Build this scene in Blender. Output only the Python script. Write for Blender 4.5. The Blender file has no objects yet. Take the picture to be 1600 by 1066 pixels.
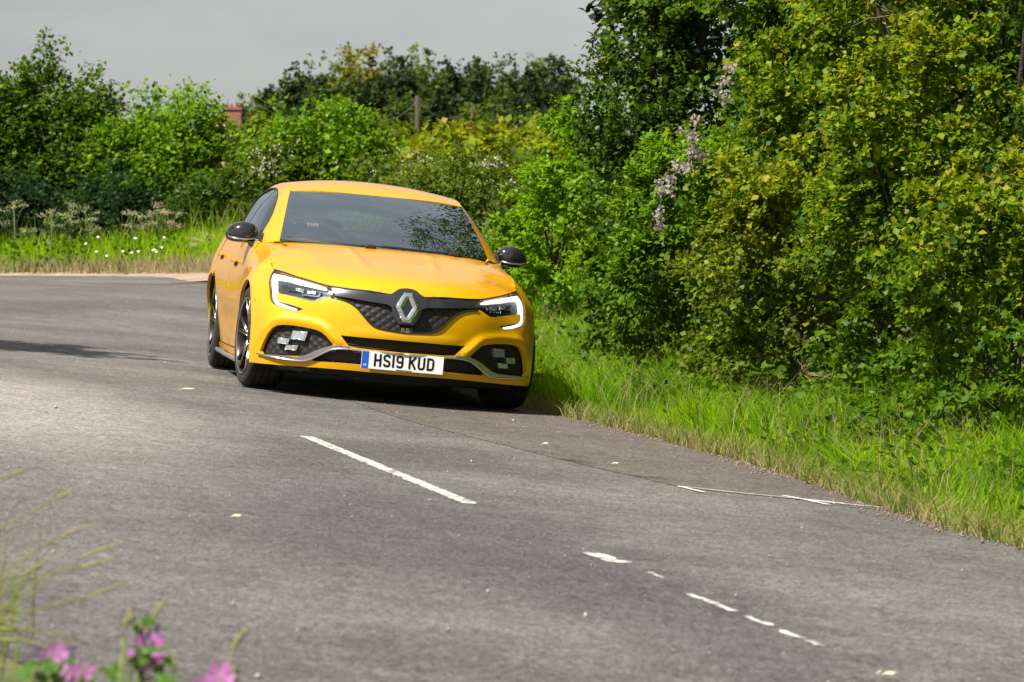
import bpy, bmesh, math, random
import numpy as np
from mathutils import Matrix, Vector
from mathutils.geometry import delaunay_2d_cdt
R = math.radians
scn = bpy.context.scene
# ------------------------------------------------------------------ camera
cam_d = bpy.data.cameras.new('camera'); cam = bpy.data.objects.new('camera', cam_d)
scn.collection.objects.link(cam); scn.camera = cam
cam.location = (0, 0, 1.0); cam.rotation_euler = (R(90 - 1.2623), 0, 0)
cam_d.sensor_width = 36; cam_d.lens = 116.27
cam_d.clip_start = 0.2; cam_d.clip_end = 3000
cam_d.dof.use_dof = True; cam_d.dof.focus_distance = 20.6; cam_d.dof.aperture_fstop = 8.0
# ------------------------------------------------------------------ sky and sun
SUN_DIR = Vector((-0.54, -0.48, 1.0)).normalized()          # towards the sun: left, a little behind the camera
SUN_EL = math.asin(SUN_DIR.z); SUN_AZ = math.atan2(SUN_DIR.x, SUN_DIR.y)   # azimuth from +Y, clockwise
world = bpy.data.worlds.new('World'); scn.world = world; world.use_nodes = True
wn, wl = world.node_tree.nodes, world.node_tree.links
bg = wn['Background']; sky = wn.new('ShaderNodeTexSky'); sky.sky_type = 'NISHITA'; sky.sun_disc = False
sky.sun_elevation = SUN_EL; sky.sun_rotation = SUN_AZ
sky.air_density = 1.2; sky.dust_density = 2.5; sky.ozone_density = 1.0
hsv = wn.new('ShaderNodeHueSaturation'); hsv.inputs['Saturation'].default_value = 0.35
wl.new(sky.outputs[0], hsv.inputs['Color'])
# thin, uneven high cloud over the whole sky
wtc = wn.new('ShaderNodeTexCoord'); wmp = wn.new('ShaderNodeMapping'); wmp.inputs['Scale'].default_value = (1, 1, 3.2)
wno = wn.new('ShaderNodeTexNoise'); wno.inputs['Scale'].default_value = 2.6; wno.inputs['Detail'].default_value = 7; wno.inputs['Roughness'].default_value = 0.55
wrp = wn.new('ShaderNodeValToRGB'); wrp.color_ramp.elements[0].position = 0.35; wrp.color_ramp.elements[0].color = (.62, .62, .62, 1)
wrp.color_ramp.elements[1].position = 0.72; wrp.color_ramp.elements[1].color = (.9, .9, .9, 1)
wmx = wn.new('ShaderNodeMix'); wmx.data_type = 'RGBA'; wmx.inputs[7].default_value = (1.36, 1.44, 1.46, 1)
wl.new(wtc.outputs['Generated'], wmp.inputs['Vector']); wl.new(wmp.outputs[0], wno.inputs['Vector']); wl.new(wno.outputs['Fac'], wrp.inputs['Fac'])
wcl = wn.new('ShaderNodeTexNoise'); wcl.inputs['Scale'].default_value = 9.0; wcl.inputs['Detail'].default_value = 5
wcr = wn.new('ShaderNodeValToRGB'); wcr.color_ramp.elements[0].position = 0.46; wcr.color_ramp.elements[0].color = (1.28, 1.37, 1.40, 1); wcr.color_ramp.elements[1].position = 0.72; wcr.color_ramp.elements[1].color = (1.75, 1.78, 1.78, 1)
wl.new(wmp.outputs[0], wcl.inputs['Vector']); wl.new(wcl.outputs['Fac'], wcr.inputs['Fac']); wl.new(wcr.outputs['Color'], wmx.inputs[7])
wl.new(wrp.outputs['Color'], wmx.inputs[0]); wl.new(hsv.outputs[0], wmx.inputs[6]); wl.new(wmx.outputs[2], bg.inputs['Color'])
bg.inputs['Strength'].default_value = 0.108
sun_d = bpy.data.lights.new('sun', 'SUN'); sun_d.energy = 4.4; sun_d.angle = R(0.6); sun_d.color = (1.0, 0.95, 0.86)
sun = bpy.data.objects.new('sun', sun_d); scn.collection.objects.link(sun)
sun.rotation_euler = SUN_DIR.to_track_quat('Z', 'Y').to_euler()
scn.view_settings.view_transform = 'Standard'; scn.view_settings.look = 'None'
scn.view_settings.exposure = 1.12; scn.view_settings.gamma = 1.0; scn.view_settings.use_curve_mapping = False
# ------------------------------------------------------------------ helpers
COLL = scn.collection
rng = np.random.default_rng(7); random.seed(7)
MATS = {}
def mat(name, col=(.5,.5,.5), rough=.5, metal=0., coat=0., spec=.5, emis=None, estr=0., trans=0., ior=1.45):
    if name in MATS: return MATS[name]
    m = bpy.data.materials.new(name); m.use_nodes = True; b = m.node_tree.nodes['Principled BSDF']
    b.inputs['Base Color'].default_value = (*col, 1); b.inputs['Roughness'].default_value = rough
    b.inputs['Metallic'].default_value = metal; b.inputs['Coat Weight'].default_value = coat; b.inputs['Coat Roughness'].default_value = .03
    b.inputs['Specular IOR Level'].default_value = spec; b.inputs['Transmission Weight'].default_value = trans; b.inputs['IOR'].default_value = ior
    if emis: b.inputs['Emission Color'].default_value = (*emis, 1); b.inputs['Emission Strength'].default_value = estr
    MATS[name] = m; return m
def nt(m): return m.node_tree.nodes, m.node_tree.links, m.node_tree.nodes['Principled BSDF']
def noisy(name, cols, scale, rough=.8, detail=6, bump=0., bscale=None, pos=None, coord='Object', **k):
    """procedural material: noise through a colour ramp, optional fine bump"""
    if name in MATS: return MATS[name]
    m = mat(name, cols[0], rough, **k); n, l, b = nt(m)
    tc = n.new('ShaderNodeTexCoord'); no = n.new('ShaderNodeTexNoise'); no.inputs['Scale'].default_value = scale; no.inputs['Detail'].default_value = detail
    l.new(tc.outputs[coord], no.inputs['Vector'])
    cr = n.new('ShaderNodeValToRGB'); e = cr.color_ramp.elements
    pos = pos or [.3 + .4*i/(len(cols)-1) for i in range(len(cols))]
    while len(e) < len(cols): e.new(.5)
    for i, c in enumerate(cols): e[i].position = pos[i]; e[i].color = (*c, 1)
    l.new(no.outputs['Fac'], cr.inputs['Fac']); l.new(cr.outputs['Color'], b.inputs['Base Color'])
    if bump:
        nb = n.new('ShaderNodeTexNoise'); nb.inputs['Scale'].default_value = bscale or scale*6; nb.inputs['Detail'].default_value = 4
        l.new(tc.outputs[coord], nb.inputs['Vector'])
        bp = n.new('ShaderNodeBump'); bp.inputs['Strength'].default_value = bump; bp.inputs['Distance'].default_value = .02
        l.new(nb.outputs['Fac'], bp.inputs['Height']); l.new(bp.outputs['Normal'], b.inputs['Normal'])
    return m
def leafmat(name, cols, rough=.45, transl=.45):
    """leaf: colour varies leaf by leaf, light shines through the blade"""
    if name in MATS: return MATS[name]
    m = mat(name, cols[0], rough, spec=.18); n, l, b = nt(m)
    g = n.new('ShaderNodeNewGeometry'); cr = n.new('ShaderNodeValToRGB'); e = cr.color_ramp.elements
    while len(e) < len(cols): e.new(.5)
    for i, c in enumerate(cols): e[i].position = i/(len(cols)-1); e[i].color = (*c, 1)
    l.new(g.outputs['Random Per Island'], cr.inputs['Fac']); l.new(cr.outputs['Color'], b.inputs['Base Color'])
    t = n.new('ShaderNodeBsdfTranslucent'); mx = n.new('ShaderNodeMixShader'); mx.inputs['Fac'].default_value = transl
    hs = n.new('ShaderNodeHueSaturation'); hs.inputs['Value'].default_value = 1.5; hs.inputs['Hue'].default_value = .485
    l.new(cr.outputs['Color'], hs.inputs['Color']); l.new(hs.outputs[0], t.inputs['Color'])
    l.new(b.outputs[0], mx.inputs[1]); l.new(t.outputs[0], mx.inputs[2]); l.new(mx.outputs[0], n['Material Output'].inputs['Surface'])
    return m
def tag(o, label=None, cat=None, group=None, kind=None):
    if label: o['label'] = label
    if cat: o['category'] = cat
    if group: o['group'] = group
    if kind: o['kind'] = kind
    return o
def empty(name, loc=(0,0,0)):
    o = bpy.data.objects.new(name, None); o.location = loc; o.empty_display_size = .2; COLL.objects.link(o); return o
def link(name, me, m=None, parent=None, smooth=True):
    o = bpy.data.objects.new(name, me); COLL.objects.link(o)
    if m: me.materials.append(m)
    if smooth and len(me.polygons): me.polygons.foreach_set('use_smooth', [True]*len(me.polygons))
    if parent: o.parent = parent
    return o
def mesh(name, V, F, m=None, parent=None, smooth=True):
    me = bpy.data.meshes.new(name); me.from_pydata([tuple(map(float, v)) for v in V], [], [tuple(map(int, f)) for f in F]); me.update()
    return link(name, me, m, parent, smooth)
def fastmesh(name, V, F, m=None, parent=None, smooth=False):
    """V (n,3) float, F (k,4) or (k,3) int arrays"""
    V = np.ascontiguousarray(V, dtype=np.float32); F = np.ascontiguousarray(F, dtype=np.int32)
    me = bpy.data.meshes.new(name); k, s = F.shape
    me.vertices.add(len(V)); me.vertices.foreach_set('co', V.ravel())
    me.loops.add(k*s); me.loops.foreach_set('vertex_index', F.ravel())
    me.polygons.add(k); me.polygons.foreach_set('loop_start', np.arange(0, k*s, s, dtype=np.int32)); me.polygons.foreach_set('loop_total', np.full(k, s, dtype=np.int32))
    me.update(calc_edges=True)
    return link(name, me, m, parent, smooth)
class MB:
    """collects boxes, tubes, lathes and sheets into ONE mesh"""
    def __init__(s): s.V = []; s.F = []
    def add(s, V, F):
        o = len(s.V); s.V += [tuple(map(float, v)) for v in V]; s.F += [tuple(int(i)+o for i in f) for f in F]; return s
    def box(s, c, d, rot=None):
        P = np.array([(x,y,z) for x in (-.5,.5) for y in (-.5,.5) for z in (-.5,.5)])*np.array(d)
        if rot is not None: P = P @ np.array(rot).T
        return s.add(P+np.array(c), [(0,1,3,2),(4,6,7,5),(0,4,5,1),(2,3,7,6),(0,2,6,4),(1,5,7,3)])
    def tube(s, pts, r, n=8, cap=True):
        pts = np.array(pts, float); r = np.broadcast_to(np.array(r, float), (len(pts),)); V = []; F = []
        T = np.gradient(pts, axis=0); T /= np.linalg.norm(T, axis=1)[:,None]+1e-9
        ref = np.array([0,0,1.]) if abs(T[0][2]) < .9 else np.array([1.,0,0])
        for i, p in enumerate(pts):
            a = np.cross(T[i], ref); a /= np.linalg.norm(a)+1e-9; b = np.cross(T[i], a)
            for k in range(n): th = 2*math.pi*k/n; V.append(p+r[i]*(a*math.cos(th)+b*math.sin(th)))
        for i in range(len(pts)-1):
            for k in range(n): k2 = (k+1) % n; F.append((i*n+k, i*n+k2, (i+1)*n+k2, (i+1)*n+k))
        if cap: F.append(tuple(range(n))[::-1]); F.append(tuple((len(pts)-1)*n+k for k in range(n)))
        return s.add(V, F)
    def lathe(s, prof, n=48, axis='y', c=(0,0,0)):
        """prof: (radius, along-axis) pairs"""
        V = []; F = []; m = len(prof)
        for k in range(n):
            th = 2*math.pi*k/n
            for r, w in prof:
                p = (r*math.cos(th), w, r*math.sin(th)) if axis == 'y' else (r*math.cos(th), r*math.sin(th), w)
                V.append((p[0]+c[0], p[1]+c[1], p[2]+c[2]))
        for k in range(n):
            k2 = (k+1) % n
            for j in range(m-1): F.append((k*m+j, k*m+j+1, k2*m+j+1, k2*m+j))
        return s.add(V, F)
    def build(s, name, m, parent=None, smooth=False, bevel=0):
        o = mesh(name, s.V, s.F, m, parent, smooth)
        bm = bmesh.new(); bm.from_mesh(o.data); bmesh.ops.recalc_face_normals(bm, faces=bm.faces); bm.to_mesh(o.data); bm.free()
        if bevel:
            b = o.modifiers.new('bevel', 'BEVEL'); b.width = bevel; b.segments = 2; b.limit_method = 'ANGLE'
        return o
def inpoly(P, poly):
    """vectorised point in polygon"""
    poly = np.asarray(poly); x, y = P[:,0], P[:,1]; r = np.zeros(len(P), bool); n = len(poly); j = n-1
    for i in range(n):
        xi, yi = poly[i]; xj, yj = poly[j]
        if yi != yj:
            c = ((yi > y) != (yj > y)) & (x < (xj-xi)*(y-yi)/(yj-yi)+xi); r ^= c
        j = i
    return r
def densify(poly, step, closed=True):
    poly = [np.array(p, float) for p in poly]; out = []; n = len(poly)
    for i in range(n if closed else n-1):
        a, b = poly[i], poly[(i+1) % n]; k = max(1, int(math.ceil(np.linalg.norm(b-a)/step)))
        for q in range(k): out.append(a+(b-a)*q/k)
    if not closed: out.append(poly[-1])
    return np.array(out)
def smoothpoly(poly, it=2, closed=True):
    """corner-cutting (Chaikin) of a polyline"""
    P = np.array(poly, float)
    for _ in range(it):
        if closed: Q = np.roll(P, -1, 0); P = np.stack([.75*P+.25*Q, .25*P+.75*Q], 1).reshape(-1, P.shape[1])
        else:
            A_, B_ = P[:-1], P[1:]; M_ = np.stack([.75*A_+.25*B_, .25*A_+.75*B_], 1).reshape(-1, P.shape[1]); P = np.concatenate([P[:1], M_[1:-1], P[-1:]])
    return P
def trimesh2d(poly, holes=(), step=.03, bstep=None):
    bstep = bstep or step*.7
    loops = [densify(poly, bstep)]+[densify(h, bstep) for h in holes]
    V = []; E = []
    for L in loops:
        o = len(V); V += [tuple(p) for p in L]; E += [(o+i, o+(i+1) % len(L)) for i in range(len(L))]
    lo, hi = loops[0].min(0), loops[0].max(0)
    gx = np.arange(lo[0]+step*.5, hi[0], step); gy = np.arange(lo[1]+step*.5, hi[1], step*.866)
    G = np.array([(x+(.5*step if j % 2 else 0), y) for j, y in enumerate(gy) for x in gx]).reshape(-1, 2)
    if len(G):
        k = inpoly(G, loops[0])
        for h in loops[1:]: k &= ~inpoly(G, h)
        G = G[k]
        B = np.concatenate(loops)
        if len(G):
            keep = np.ones(len(G), bool)
            for i in range(0, len(G), 500):
                d = np.linalg.norm(G[i:i+500, None]-B[None], axis=2).min(1); keep[i:i+500] = d > step*.45
            V += [tuple(p) for p in G[keep]]
    vo, eo, fo, *_ = delaunay_2d_cdt([Vector(v) for v in V], E, [], 0, 1e-7)
    vo = np.array([(v.x, v.y) for v in vo]); fo = np.array([f for f in fo if len(f) == 3])
    c = vo[fo].mean(1); k = inpoly(c, loops[0])
    for h in loops[1:]: k &= ~inpoly(c, h)
    return vo, fo[k]
def panel(name, surf, poly, m, parent, holes=(), step=.03, off=0., skirt=.015, mirror=False, bstep=None, thin=0):
    """trimmed sheet on a parametric surface surf(uv)->xyz, pushed out by off, with an edge turned in by skirt"""
    uv, F = trimesh2d(poly, holes, step, bstep)
    e = .004; P = surf(uv)
    n = np.cross(surf(uv+[e,0])-surf(uv-[e,0]), surf(uv+[0,e])-surf(uv-[0,e])); n /= np.linalg.norm(n, axis=1)[:,None]+1e-12
    o = np.broadcast_to(np.asarray(off(uv) if callable(off) else off, float), (len(uv),))
    P = P+n*o[:,None]
    fn = np.cross(P[F[:,1]]-P[F[:,0]], P[F[:,2]]-P[F[:,0]])
    flip = (fn*n[F[:,0]]).sum(1) < 0; F[flip] = F[flip][:, ::-1]
    Vl = [P]; Fl = [F]
    if skirt:
        cnt = {}
        for a, b, c in F:
            for p, q in ((a,b),(b,c),(c,a)): cnt[(p,q)] = cnt.get((p,q), 0)+1
        be = [(p,q) for (p,q) in cnt if (q,p) not in cnt]
        bv = sorted({p for e_ in be for p in e_}); ix = {v:i for i, v in enumerate(bv)}; nb = len(bv); o0 = len(P)
        Vl += [P[bv], P[bv]-n[bv]*skirt]
        Fl.append(np.array([t for p, q in be for t in ((o0+ix[q], o0+ix[p], o0+nb+ix[p]), (o0+ix[q], o0+nb+ix[p], o0+nb+ix[q]))]))
    V = np.concatenate(Vl); F = np.concatenate(Fl)
    if mirror: V = V*[1,-1,1]; F = F[:, ::-1]
    return fastmesh(name, V, F, m, parent, True)
def ribbon(pts, w, closed=False):
    """flat stroke of width w along a 2D polyline -> verts, quads"""
    P = np.array(pts, float); n = len(P); T = np.gradient(P, axis=0)
    if closed: T = (np.roll(P,-1,0)-np.roll(P,1,0))
    T /= np.linalg.norm(T, axis=1)[:,None]+1e-9; N = np.stack([-T[:,1], T[:,0]], 1)
    V = np.concatenate([P+N*w/2, P-N*w/2]); F = [(i, i+1, n+i+1, n+i) for i in range(n-1)]
    if closed: F.append((n-1, 0, n, 2*n-1))
    return V, F
# ------------------------------------------------------------------ land: heights, road edges
ER = np.array([(8.2,-14),(5.6,-2),(4.3,3),(3.3,7.5),(2.75,10),(2.08,13.1),(1.85,13.9),(1.72,14.8),(1.55,16.0),(1.37,17.4),(1.07,18.6),(.77,20),(.49,20.95),(.14,22.05),(-.75,26),(-1.9,31),(-2.9,37),(-3.8,44),(-4.9,50.5),(-7,55.3),(-9.3,57.6),(-14,60.2),(-24,62.5),(-60,64)])
EL = np.array([(3.4,-14),(1.6,-4),(1.1,0),(.6,3),(-.25,5.5),(-.95,6.6),(-1.6,9),(-2.35,13),(-3.5,18.5),(-4.5,23),(-6,29),(-8,36),(-10.5,43),(-14,48.5),(-20,52.5),(-30,55.5),(-60,58)])
def _jit(P, amp, seed):
    r = np.random.default_rng(seed); D = densify(smoothpoly(P, 2, False), .22, False); T = np.gradient(D, axis=0); T /= np.linalg.norm(T, axis=1)[:,None]
    w = r.normal(0, 1, len(D)); w = np.convolve(w, np.ones(5)/5, 'same')+.35*r.normal(0, 1, len(D))
    return D+np.stack([-T[:,1], T[:,0]], 1)*(w*amp)[:,None]
ERJ = _jit(ER, .035, 3); ELJ = _jit(EL, .05, 4)
ERS = densify(smoothpoly(ER, 2, False), .25, False); ELS = densify(smoothpoly(EL, 2, False), .25, False)
def sst(a, b, t): t = np.clip((t-a)/(b-a), 0, 1); return t*t*(3-2*t)
def side_dist(P, line, sgn):
    """signed distance outside a road edge (positive = off the road)"""
    P = np.atleast_2d(P); d = np.empty(len(P)); T = np.gradient(line, axis=0)
    for i in range(0, len(P), 4000):
        q = P[i:i+4000]; D = q[:,None]-line[None]; dd = (D**2).sum(2); k = dd.argmin(1)
        cr = T[k,0]*(q[:,1]-line[k,1])-T[k,1]*(q[:,0]-line[k,0])
        d[i:i+4000] = np.sqrt(dd[np.arange(len(q)), k])*np.sign(cr)*sgn
    return d
def base_h(x, y):
    near = .068-.0924*np.clip(x, -9, 5); far = .86+0*x
    return near+(far-near)*sst(30, 50, y)
def ground_h(P):
    """ground height at xy points, verges and distant hill included"""
    P = np.atleast_2d(np.asarray(P, float)); x, y = P[:,0], P[:,1]; h = base_h(x, y)
    er = side_dist(P, ERS, -1); el = side_dist(P, ELS, 1)
    h = h-.012*((er > 0) | (el > 0))
    h += .34*sst(.15, 2.2, er)*sst(70, 50, y)+.10*sst(0, 1.0, el)
    hill = 7.0*np.exp(-((x+4-0.0*y)/46.)**2)*sst(190, 380, y)+3*sst(150, 420, y)
    return h+hill
def gz(x, y): return float(ground_h([(x, y)])[0])
xs = np.unique(np.concatenate([np.linspace(-700,-70,22), np.linspace(-70,-14,29), np.linspace(-14,14,113), np.linspace(14,70,29), np.linspace(70,700,22)]))
ys = np.unique(np.concatenate([np.linspace(-80,-4,16), np.linspace(-4,40,150), np.linspace(40,80,81), np.linspace(80,460,77), np.linspace(460,1400,30)]))
XX, YY = np.meshgrid(xs, ys, indexing='ij'); PP = np.stack([XX.ravel(), YY.ravel()], 1); hh = ground_h(PP)
on_road = (side_dist(PP, ERS, -1) < -.12) & (side_dist(PP, ELS, 1) < -.12)
hh = hh-.05*on_road
I = np.arange(len(xs)*len(ys)).reshape(len(xs), len(ys))
m_soil = noisy('soil_and_grass', [(.055,.048,.022),(.10,.085,.035),(.07,.11,.02),(.19,.145,.085)], 1.4, .95, 8, .5, 60, [.3,.45,.55,.72])
ground = fastmesh('ground', np.column_stack([PP, hh]), np.stack([I[:-1,:-1].ravel(), I[1:,:-1].ravel(), I[1:,1:].ravel(), I[:-1,1:].ravel()], 1), m_soil, None, True)
tag(ground, kind='structure')
# ------------------------------------------------------------------ road
def asphalt(name, dark, light, stone, scale=1.0, patches=()):
    m = mat(name, light, .82, spec=.35); n, l, b = nt(m)
    tc = n.new('ShaderNodeTexCoord')
    def noise(s, d=5, r=.6):
        k = n.new('ShaderNodeTexNoise'); k.inputs['Scale'].default_value = s; k.inputs['Detail'].default_value = d; k.inputs['Roughness'].default_value = r
        l.new(tc.outputs['Object'], k.inputs['Vector']); return k
    def ramp(src, p0, p1, c0=(0,0,0), c1=(1,1,1)):
        k = n.new('ShaderNodeValToRGB'); k.color_ramp.elements[0].position = p0; k.color_ramp.elements[1].position = p1
        k.color_ramp.elements[0].color = (*c0,1); k.color_ramp.elements[1].color = (*c1,1); l.new(src, k.inputs['Fac']); return k.outputs['Color']
    def mix(f, a, bb, mode='MIX'):
        k = n.new('ShaderNodeMix'); k.data_type = 'RGBA'; k.blend_type = mode
        if isinstance(f, float): k.inputs[0].default_value = f
        else: l.new(f, k.inputs[0])
        for s_, v in ((6, a), (7, bb)):
            if isinstance(v, tuple): k.inputs[s_].default_value = (*v, 1)
            else: l.new(v, k.inputs[s_])
        return k.outputs[2]
    big = ramp(noise(.55*scale, 6).outputs['Fac'], .35, .68, dark, light)
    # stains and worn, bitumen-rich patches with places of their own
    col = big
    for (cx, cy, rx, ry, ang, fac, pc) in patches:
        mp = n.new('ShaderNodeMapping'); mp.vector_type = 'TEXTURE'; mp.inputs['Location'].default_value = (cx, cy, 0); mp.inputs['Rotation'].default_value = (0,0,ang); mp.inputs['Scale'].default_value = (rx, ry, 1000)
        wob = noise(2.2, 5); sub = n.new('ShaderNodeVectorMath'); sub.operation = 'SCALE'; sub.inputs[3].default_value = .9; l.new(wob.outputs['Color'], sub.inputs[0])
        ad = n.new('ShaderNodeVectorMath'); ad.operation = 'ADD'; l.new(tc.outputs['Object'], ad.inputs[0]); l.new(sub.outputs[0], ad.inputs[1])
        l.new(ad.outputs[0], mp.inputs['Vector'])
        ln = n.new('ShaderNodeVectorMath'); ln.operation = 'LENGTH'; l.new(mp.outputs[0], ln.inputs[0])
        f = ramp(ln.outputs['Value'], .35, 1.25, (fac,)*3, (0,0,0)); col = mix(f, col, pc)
    med = ramp(noise(7.5, 5, .65).outputs['Fac'], .30, .72, (.74,.73,.72), (1.22,1.21,1.20)); col = mix(1.0, col, med, 'MULTIPLY')
    fine = ramp(noise(48, 4, .75).outputs['Fac'], .32, .70, (.20,)*3, (1.74,)*3); col = mix(1.0, col, fine, 'MULTIPLY')
    vo = n.new('ShaderNodeTexVoronoi'); vo.inputs['Scale'].default_value = 95; l.new(tc.outputs['Object'], vo.inputs['Vector'])
    agg = ramp(vo.outputs['Distance'], .25, .75, (1.22,)*3, (.66,)*3); col = mix(.85, col, agg, 'MULTIPLY')
    sp = ramp(noise(75, 2, .5).outputs['Fac'], .69, .735); col = mix(sp, col, stone)
    l.new(col, b.inputs['Base Color'])
    bp = n.new('ShaderNodeBump'); bp.inputs['Strength'].default_value = .8; bp.inputs['Distance'].default_value = .006
    l.new(vo.outputs['Distance'], bp.inputs['Height']); bp.invert = True; l.new(bp.outputs[0], b.inputs['Normal'])
    return m
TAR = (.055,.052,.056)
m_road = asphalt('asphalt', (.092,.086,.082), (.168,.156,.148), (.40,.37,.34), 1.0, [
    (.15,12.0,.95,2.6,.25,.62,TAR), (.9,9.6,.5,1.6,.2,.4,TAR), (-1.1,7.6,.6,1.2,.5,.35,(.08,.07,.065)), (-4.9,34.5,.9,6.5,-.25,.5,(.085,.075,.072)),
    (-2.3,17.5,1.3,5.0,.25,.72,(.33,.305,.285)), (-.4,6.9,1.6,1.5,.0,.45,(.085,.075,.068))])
m_patch = asphalt('smooth_tarmac', (.105,.09,.08), (.135,.117,.104), (.26,.235,.215), 1.6)
def sheet(name, poly, m, parent=None, lift=.004, step=.6, bstep=None, z=None):
    uv, F = trimesh2d(poly, (), step, bstep); V = np.column_stack([uv, base_h(uv[:,0], uv[:,1])+lift])
    fn = np.cross(V[F[:,1]]-V[F[:,0]], V[F[:,2]]-V[F[:,0]])[:,2] < 0; F[fn] = F[fn][:, ::-1]
    return fastmesh(name, V, F, m, parent, True)
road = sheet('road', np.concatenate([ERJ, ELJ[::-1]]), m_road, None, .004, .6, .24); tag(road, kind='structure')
# smooth resurfaced strip along the hedge side
jo = [(-1.35,22.6),(-.95,20.4),(-.58,18.8),(-.14,17.5),(.25,16.37),(.6,15.48),(.80,14.98),(1.33,14.95),(1.78,14.86)]
edge = [p-np.array([.05,0]) for p in ERS if 14.9 < p[1] < 26]
patch = sheet('tarmac_patch', list(smoothpoly(jo, 1, False))+[tuple(p) for p in edge]+[(-2.2,26.2)], m_patch, road, .0062, .3); tag(patch, 'smooth browner resurfaced strip beside the grassy verge')
m_seam = mat('tar_seam', (.080,.072,.067), .85)
for pts, w in (([(-5.6,43.3),(-5.23,43.55),(-4.74,43.76),(-4.3,44.3)], .10), ([(-4.6,44.5),(-4.07,44.7),(-3.5,45.1)], .13), ([(.05,16.9),(.35,16.75),(.72,16.85)], .014), ([(1.40,14.80),(1.60,14.74),(1.80,14.74)], .03)):
    V, F = ribbon(densify(smoothpoly(pts, 2, False), .1, False), w); mesh('road_crack', np.column_stack([V, base_h(V[:,0], V[:,1])+.0085]), F, m_seam, road)
# worn painted markings: each dash a sheet with ragged, chipped edges
m_paint = noisy('road_paint', [(.13,.12,.11),(.44,.42,.385),(.58,.56,.52)], 30, .8, 6, .3, 200, [.41,.47,.62])
def dash(name, p0, p1, w, seed, chip=.25, gaps=()):
    r = np.random.default_rng(seed); p0, p1 = np.array(p0), np.array(p1); L = np.linalg.norm(p1-p0); T = (p1-p0)/L; N = np.array([-T[1], T[0]])
    k = max(6, int(L/.05)); t = np.linspace(0, L, k); a = w/2*(1+chip*r.normal(0, .5, k)); b_ = w/2*(1+chip*r.normal(0, .5, k)); a[0] *= .5; a[-1] *= .5
    V = []; F = []
    for i in range(k):
        for s_, q in ((1, a[i]), (-1, b_[i])): c = p0+T*t[i]+N*s_*max(q, .006); V.append((c[0], c[1], float(base_h(c[0], c[1]))+.0066))
    for i in range(k-1):
        if not any(g0 < t[i]/L < g1 for g0, g1 in gaps): F.append((2*i, 2*i+2, 2*i+3, 2*i+1))
    o = mesh(name, V, F, m_paint, road); return o
dash('centre_line_dash', (-1.02,16.36), (-.16,12.79), .072, 1, .16)
dash('centre_line_dash', (.27,11.04), (.36,10.75), .085, 2, .45)
dash('centre_line_dash', (.53,9.9), (.82,8.75), .034, 5, .8, ((.33,.44),(.60,.72),(.84,.9)))
dash('centre_line_dash', (.44,10.5), (.47,10.35), .016, 6, .8)
for i, (px_, s_) in enumerate((((-6.2,51.9),.5), ((-5.1,50.0),.5))):
    dash('edge_line_dash', (px_[0]-s_, px_[1]+s_*.3), (px_[0]+s_, px_[1]-s_*.3), .09, 20+i, .4)
# sprayed survey marks: a line with two arrow heads
m_spray = noisy('spray_paint', [(.45,.45,.45),(.80,.80,.80)], 30, .6, 4)
sp = [densify([(.76,15.07),(1.02,15.0),(1.30,14.97),(1.42,14.90),(1.75,14.89)], .06, False), densify([(.76,15.07),(.86,14.80)], .05, False), densify([(1.24,15.10),(1.33,14.93),(1.41,14.74)], .05, False), densify([(1.24,14.99),(1.5,14.92)], .05, False)]
for i, (q, w) in enumerate(zip(sp, (.022,.03,.034,.04))):
    q = q+np.random.default_rng(i).normal(0, .004, q.shape); V, F = ribbon(q, w); mesh('sprayed_mark', np.column_stack([V, base_h(V[:,0], V[:,1])+.0090]), F, m_spray, road)
# loose pale chippings lying on the carriageway
m_chip = noisy('chippings', [(.24,.22,.20),(.42,.39,.36)], 9, .8, 3)
r = np.random.default_rng(11); V = []; F = []
oct_ = np.array([(1,0,0),(0,1,0),(-1,0,0),(0,-1,0),(0,0,.7),(0,0,-.4)])
octf = np.array([(0,1,4),(1,2,4),(2,3,4),(3,0,4),(1,0,5),(2,1,5),(3,2,5),(0,3,5)])
pos = np.column_stack([r.uniform(-4.5,2.2,900), r.uniform(6.5,30,900)]); k = (side_dist(pos, ERS, -1) < -.03) & (side_dist(pos, ELS, 1) < -.03); pos = pos[k]
sz = r.uniform(.002,.0055,len(pos))*(1+1.4*(r.random(len(pos)) < .04)); M3 = r.normal(0, .3, (len(pos),6,3))+oct_[None]
Vc = M3*sz[:,None,None]+np.column_stack([pos, base_h(pos[:,0], pos[:,1])+.008])[:,None]
chips = fastmesh('chippings', Vc.reshape(-1,3), (octf[None]+np.arange(len(pos))[:,None,None]*6).reshape(-1,3), m_chip); tag(chips, 'pale stone chippings scattered loose over the tarmac', 'gravel', None, 'stuff')

# sandy dirt swept to the far edge of the carriageway
m_dirt = noisy('sandy_dirt', [(.17,.12,.085),(.28,.20,.15),(.36,.27,.20)], 4, .95, 7, .4, 50)
dl = ERJ[(ERJ[:,1] > 45) & (ERJ[:,0] > -30)]; Td = np.gradient(dl, axis=0); Td /= np.linalg.norm(Td, axis=1)[:,None]; Nd = np.column_stack([Td[:,1], -Td[:,0]]); rr_ = np.random.default_rng(9)
w0 = .40+.15*np.sin(np.arange(len(dl))*.11)+.10*rr_.random(len(dl)); Vd = np.concatenate([dl-Nd*w0[:,None]*.8, dl+Nd*(.9+.2*rr_.random(len(dl)))[:,None]]); nd = len(dl)
hd_l = np.concatenate([base_h(Vd[:nd,0], Vd[:nd,1])+.009, np.maximum(ground_h(Vd[nd:]), base_h(Vd[nd:,0], Vd[nd:,1]))+.02])
dirt = mesh('dirt_edge', np.column_stack([Vd, hd_l]), [(i, i+1, nd+i+1, nd+i) for i in range(nd-1)], m_dirt); tag(dirt, kind='structure')

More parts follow.
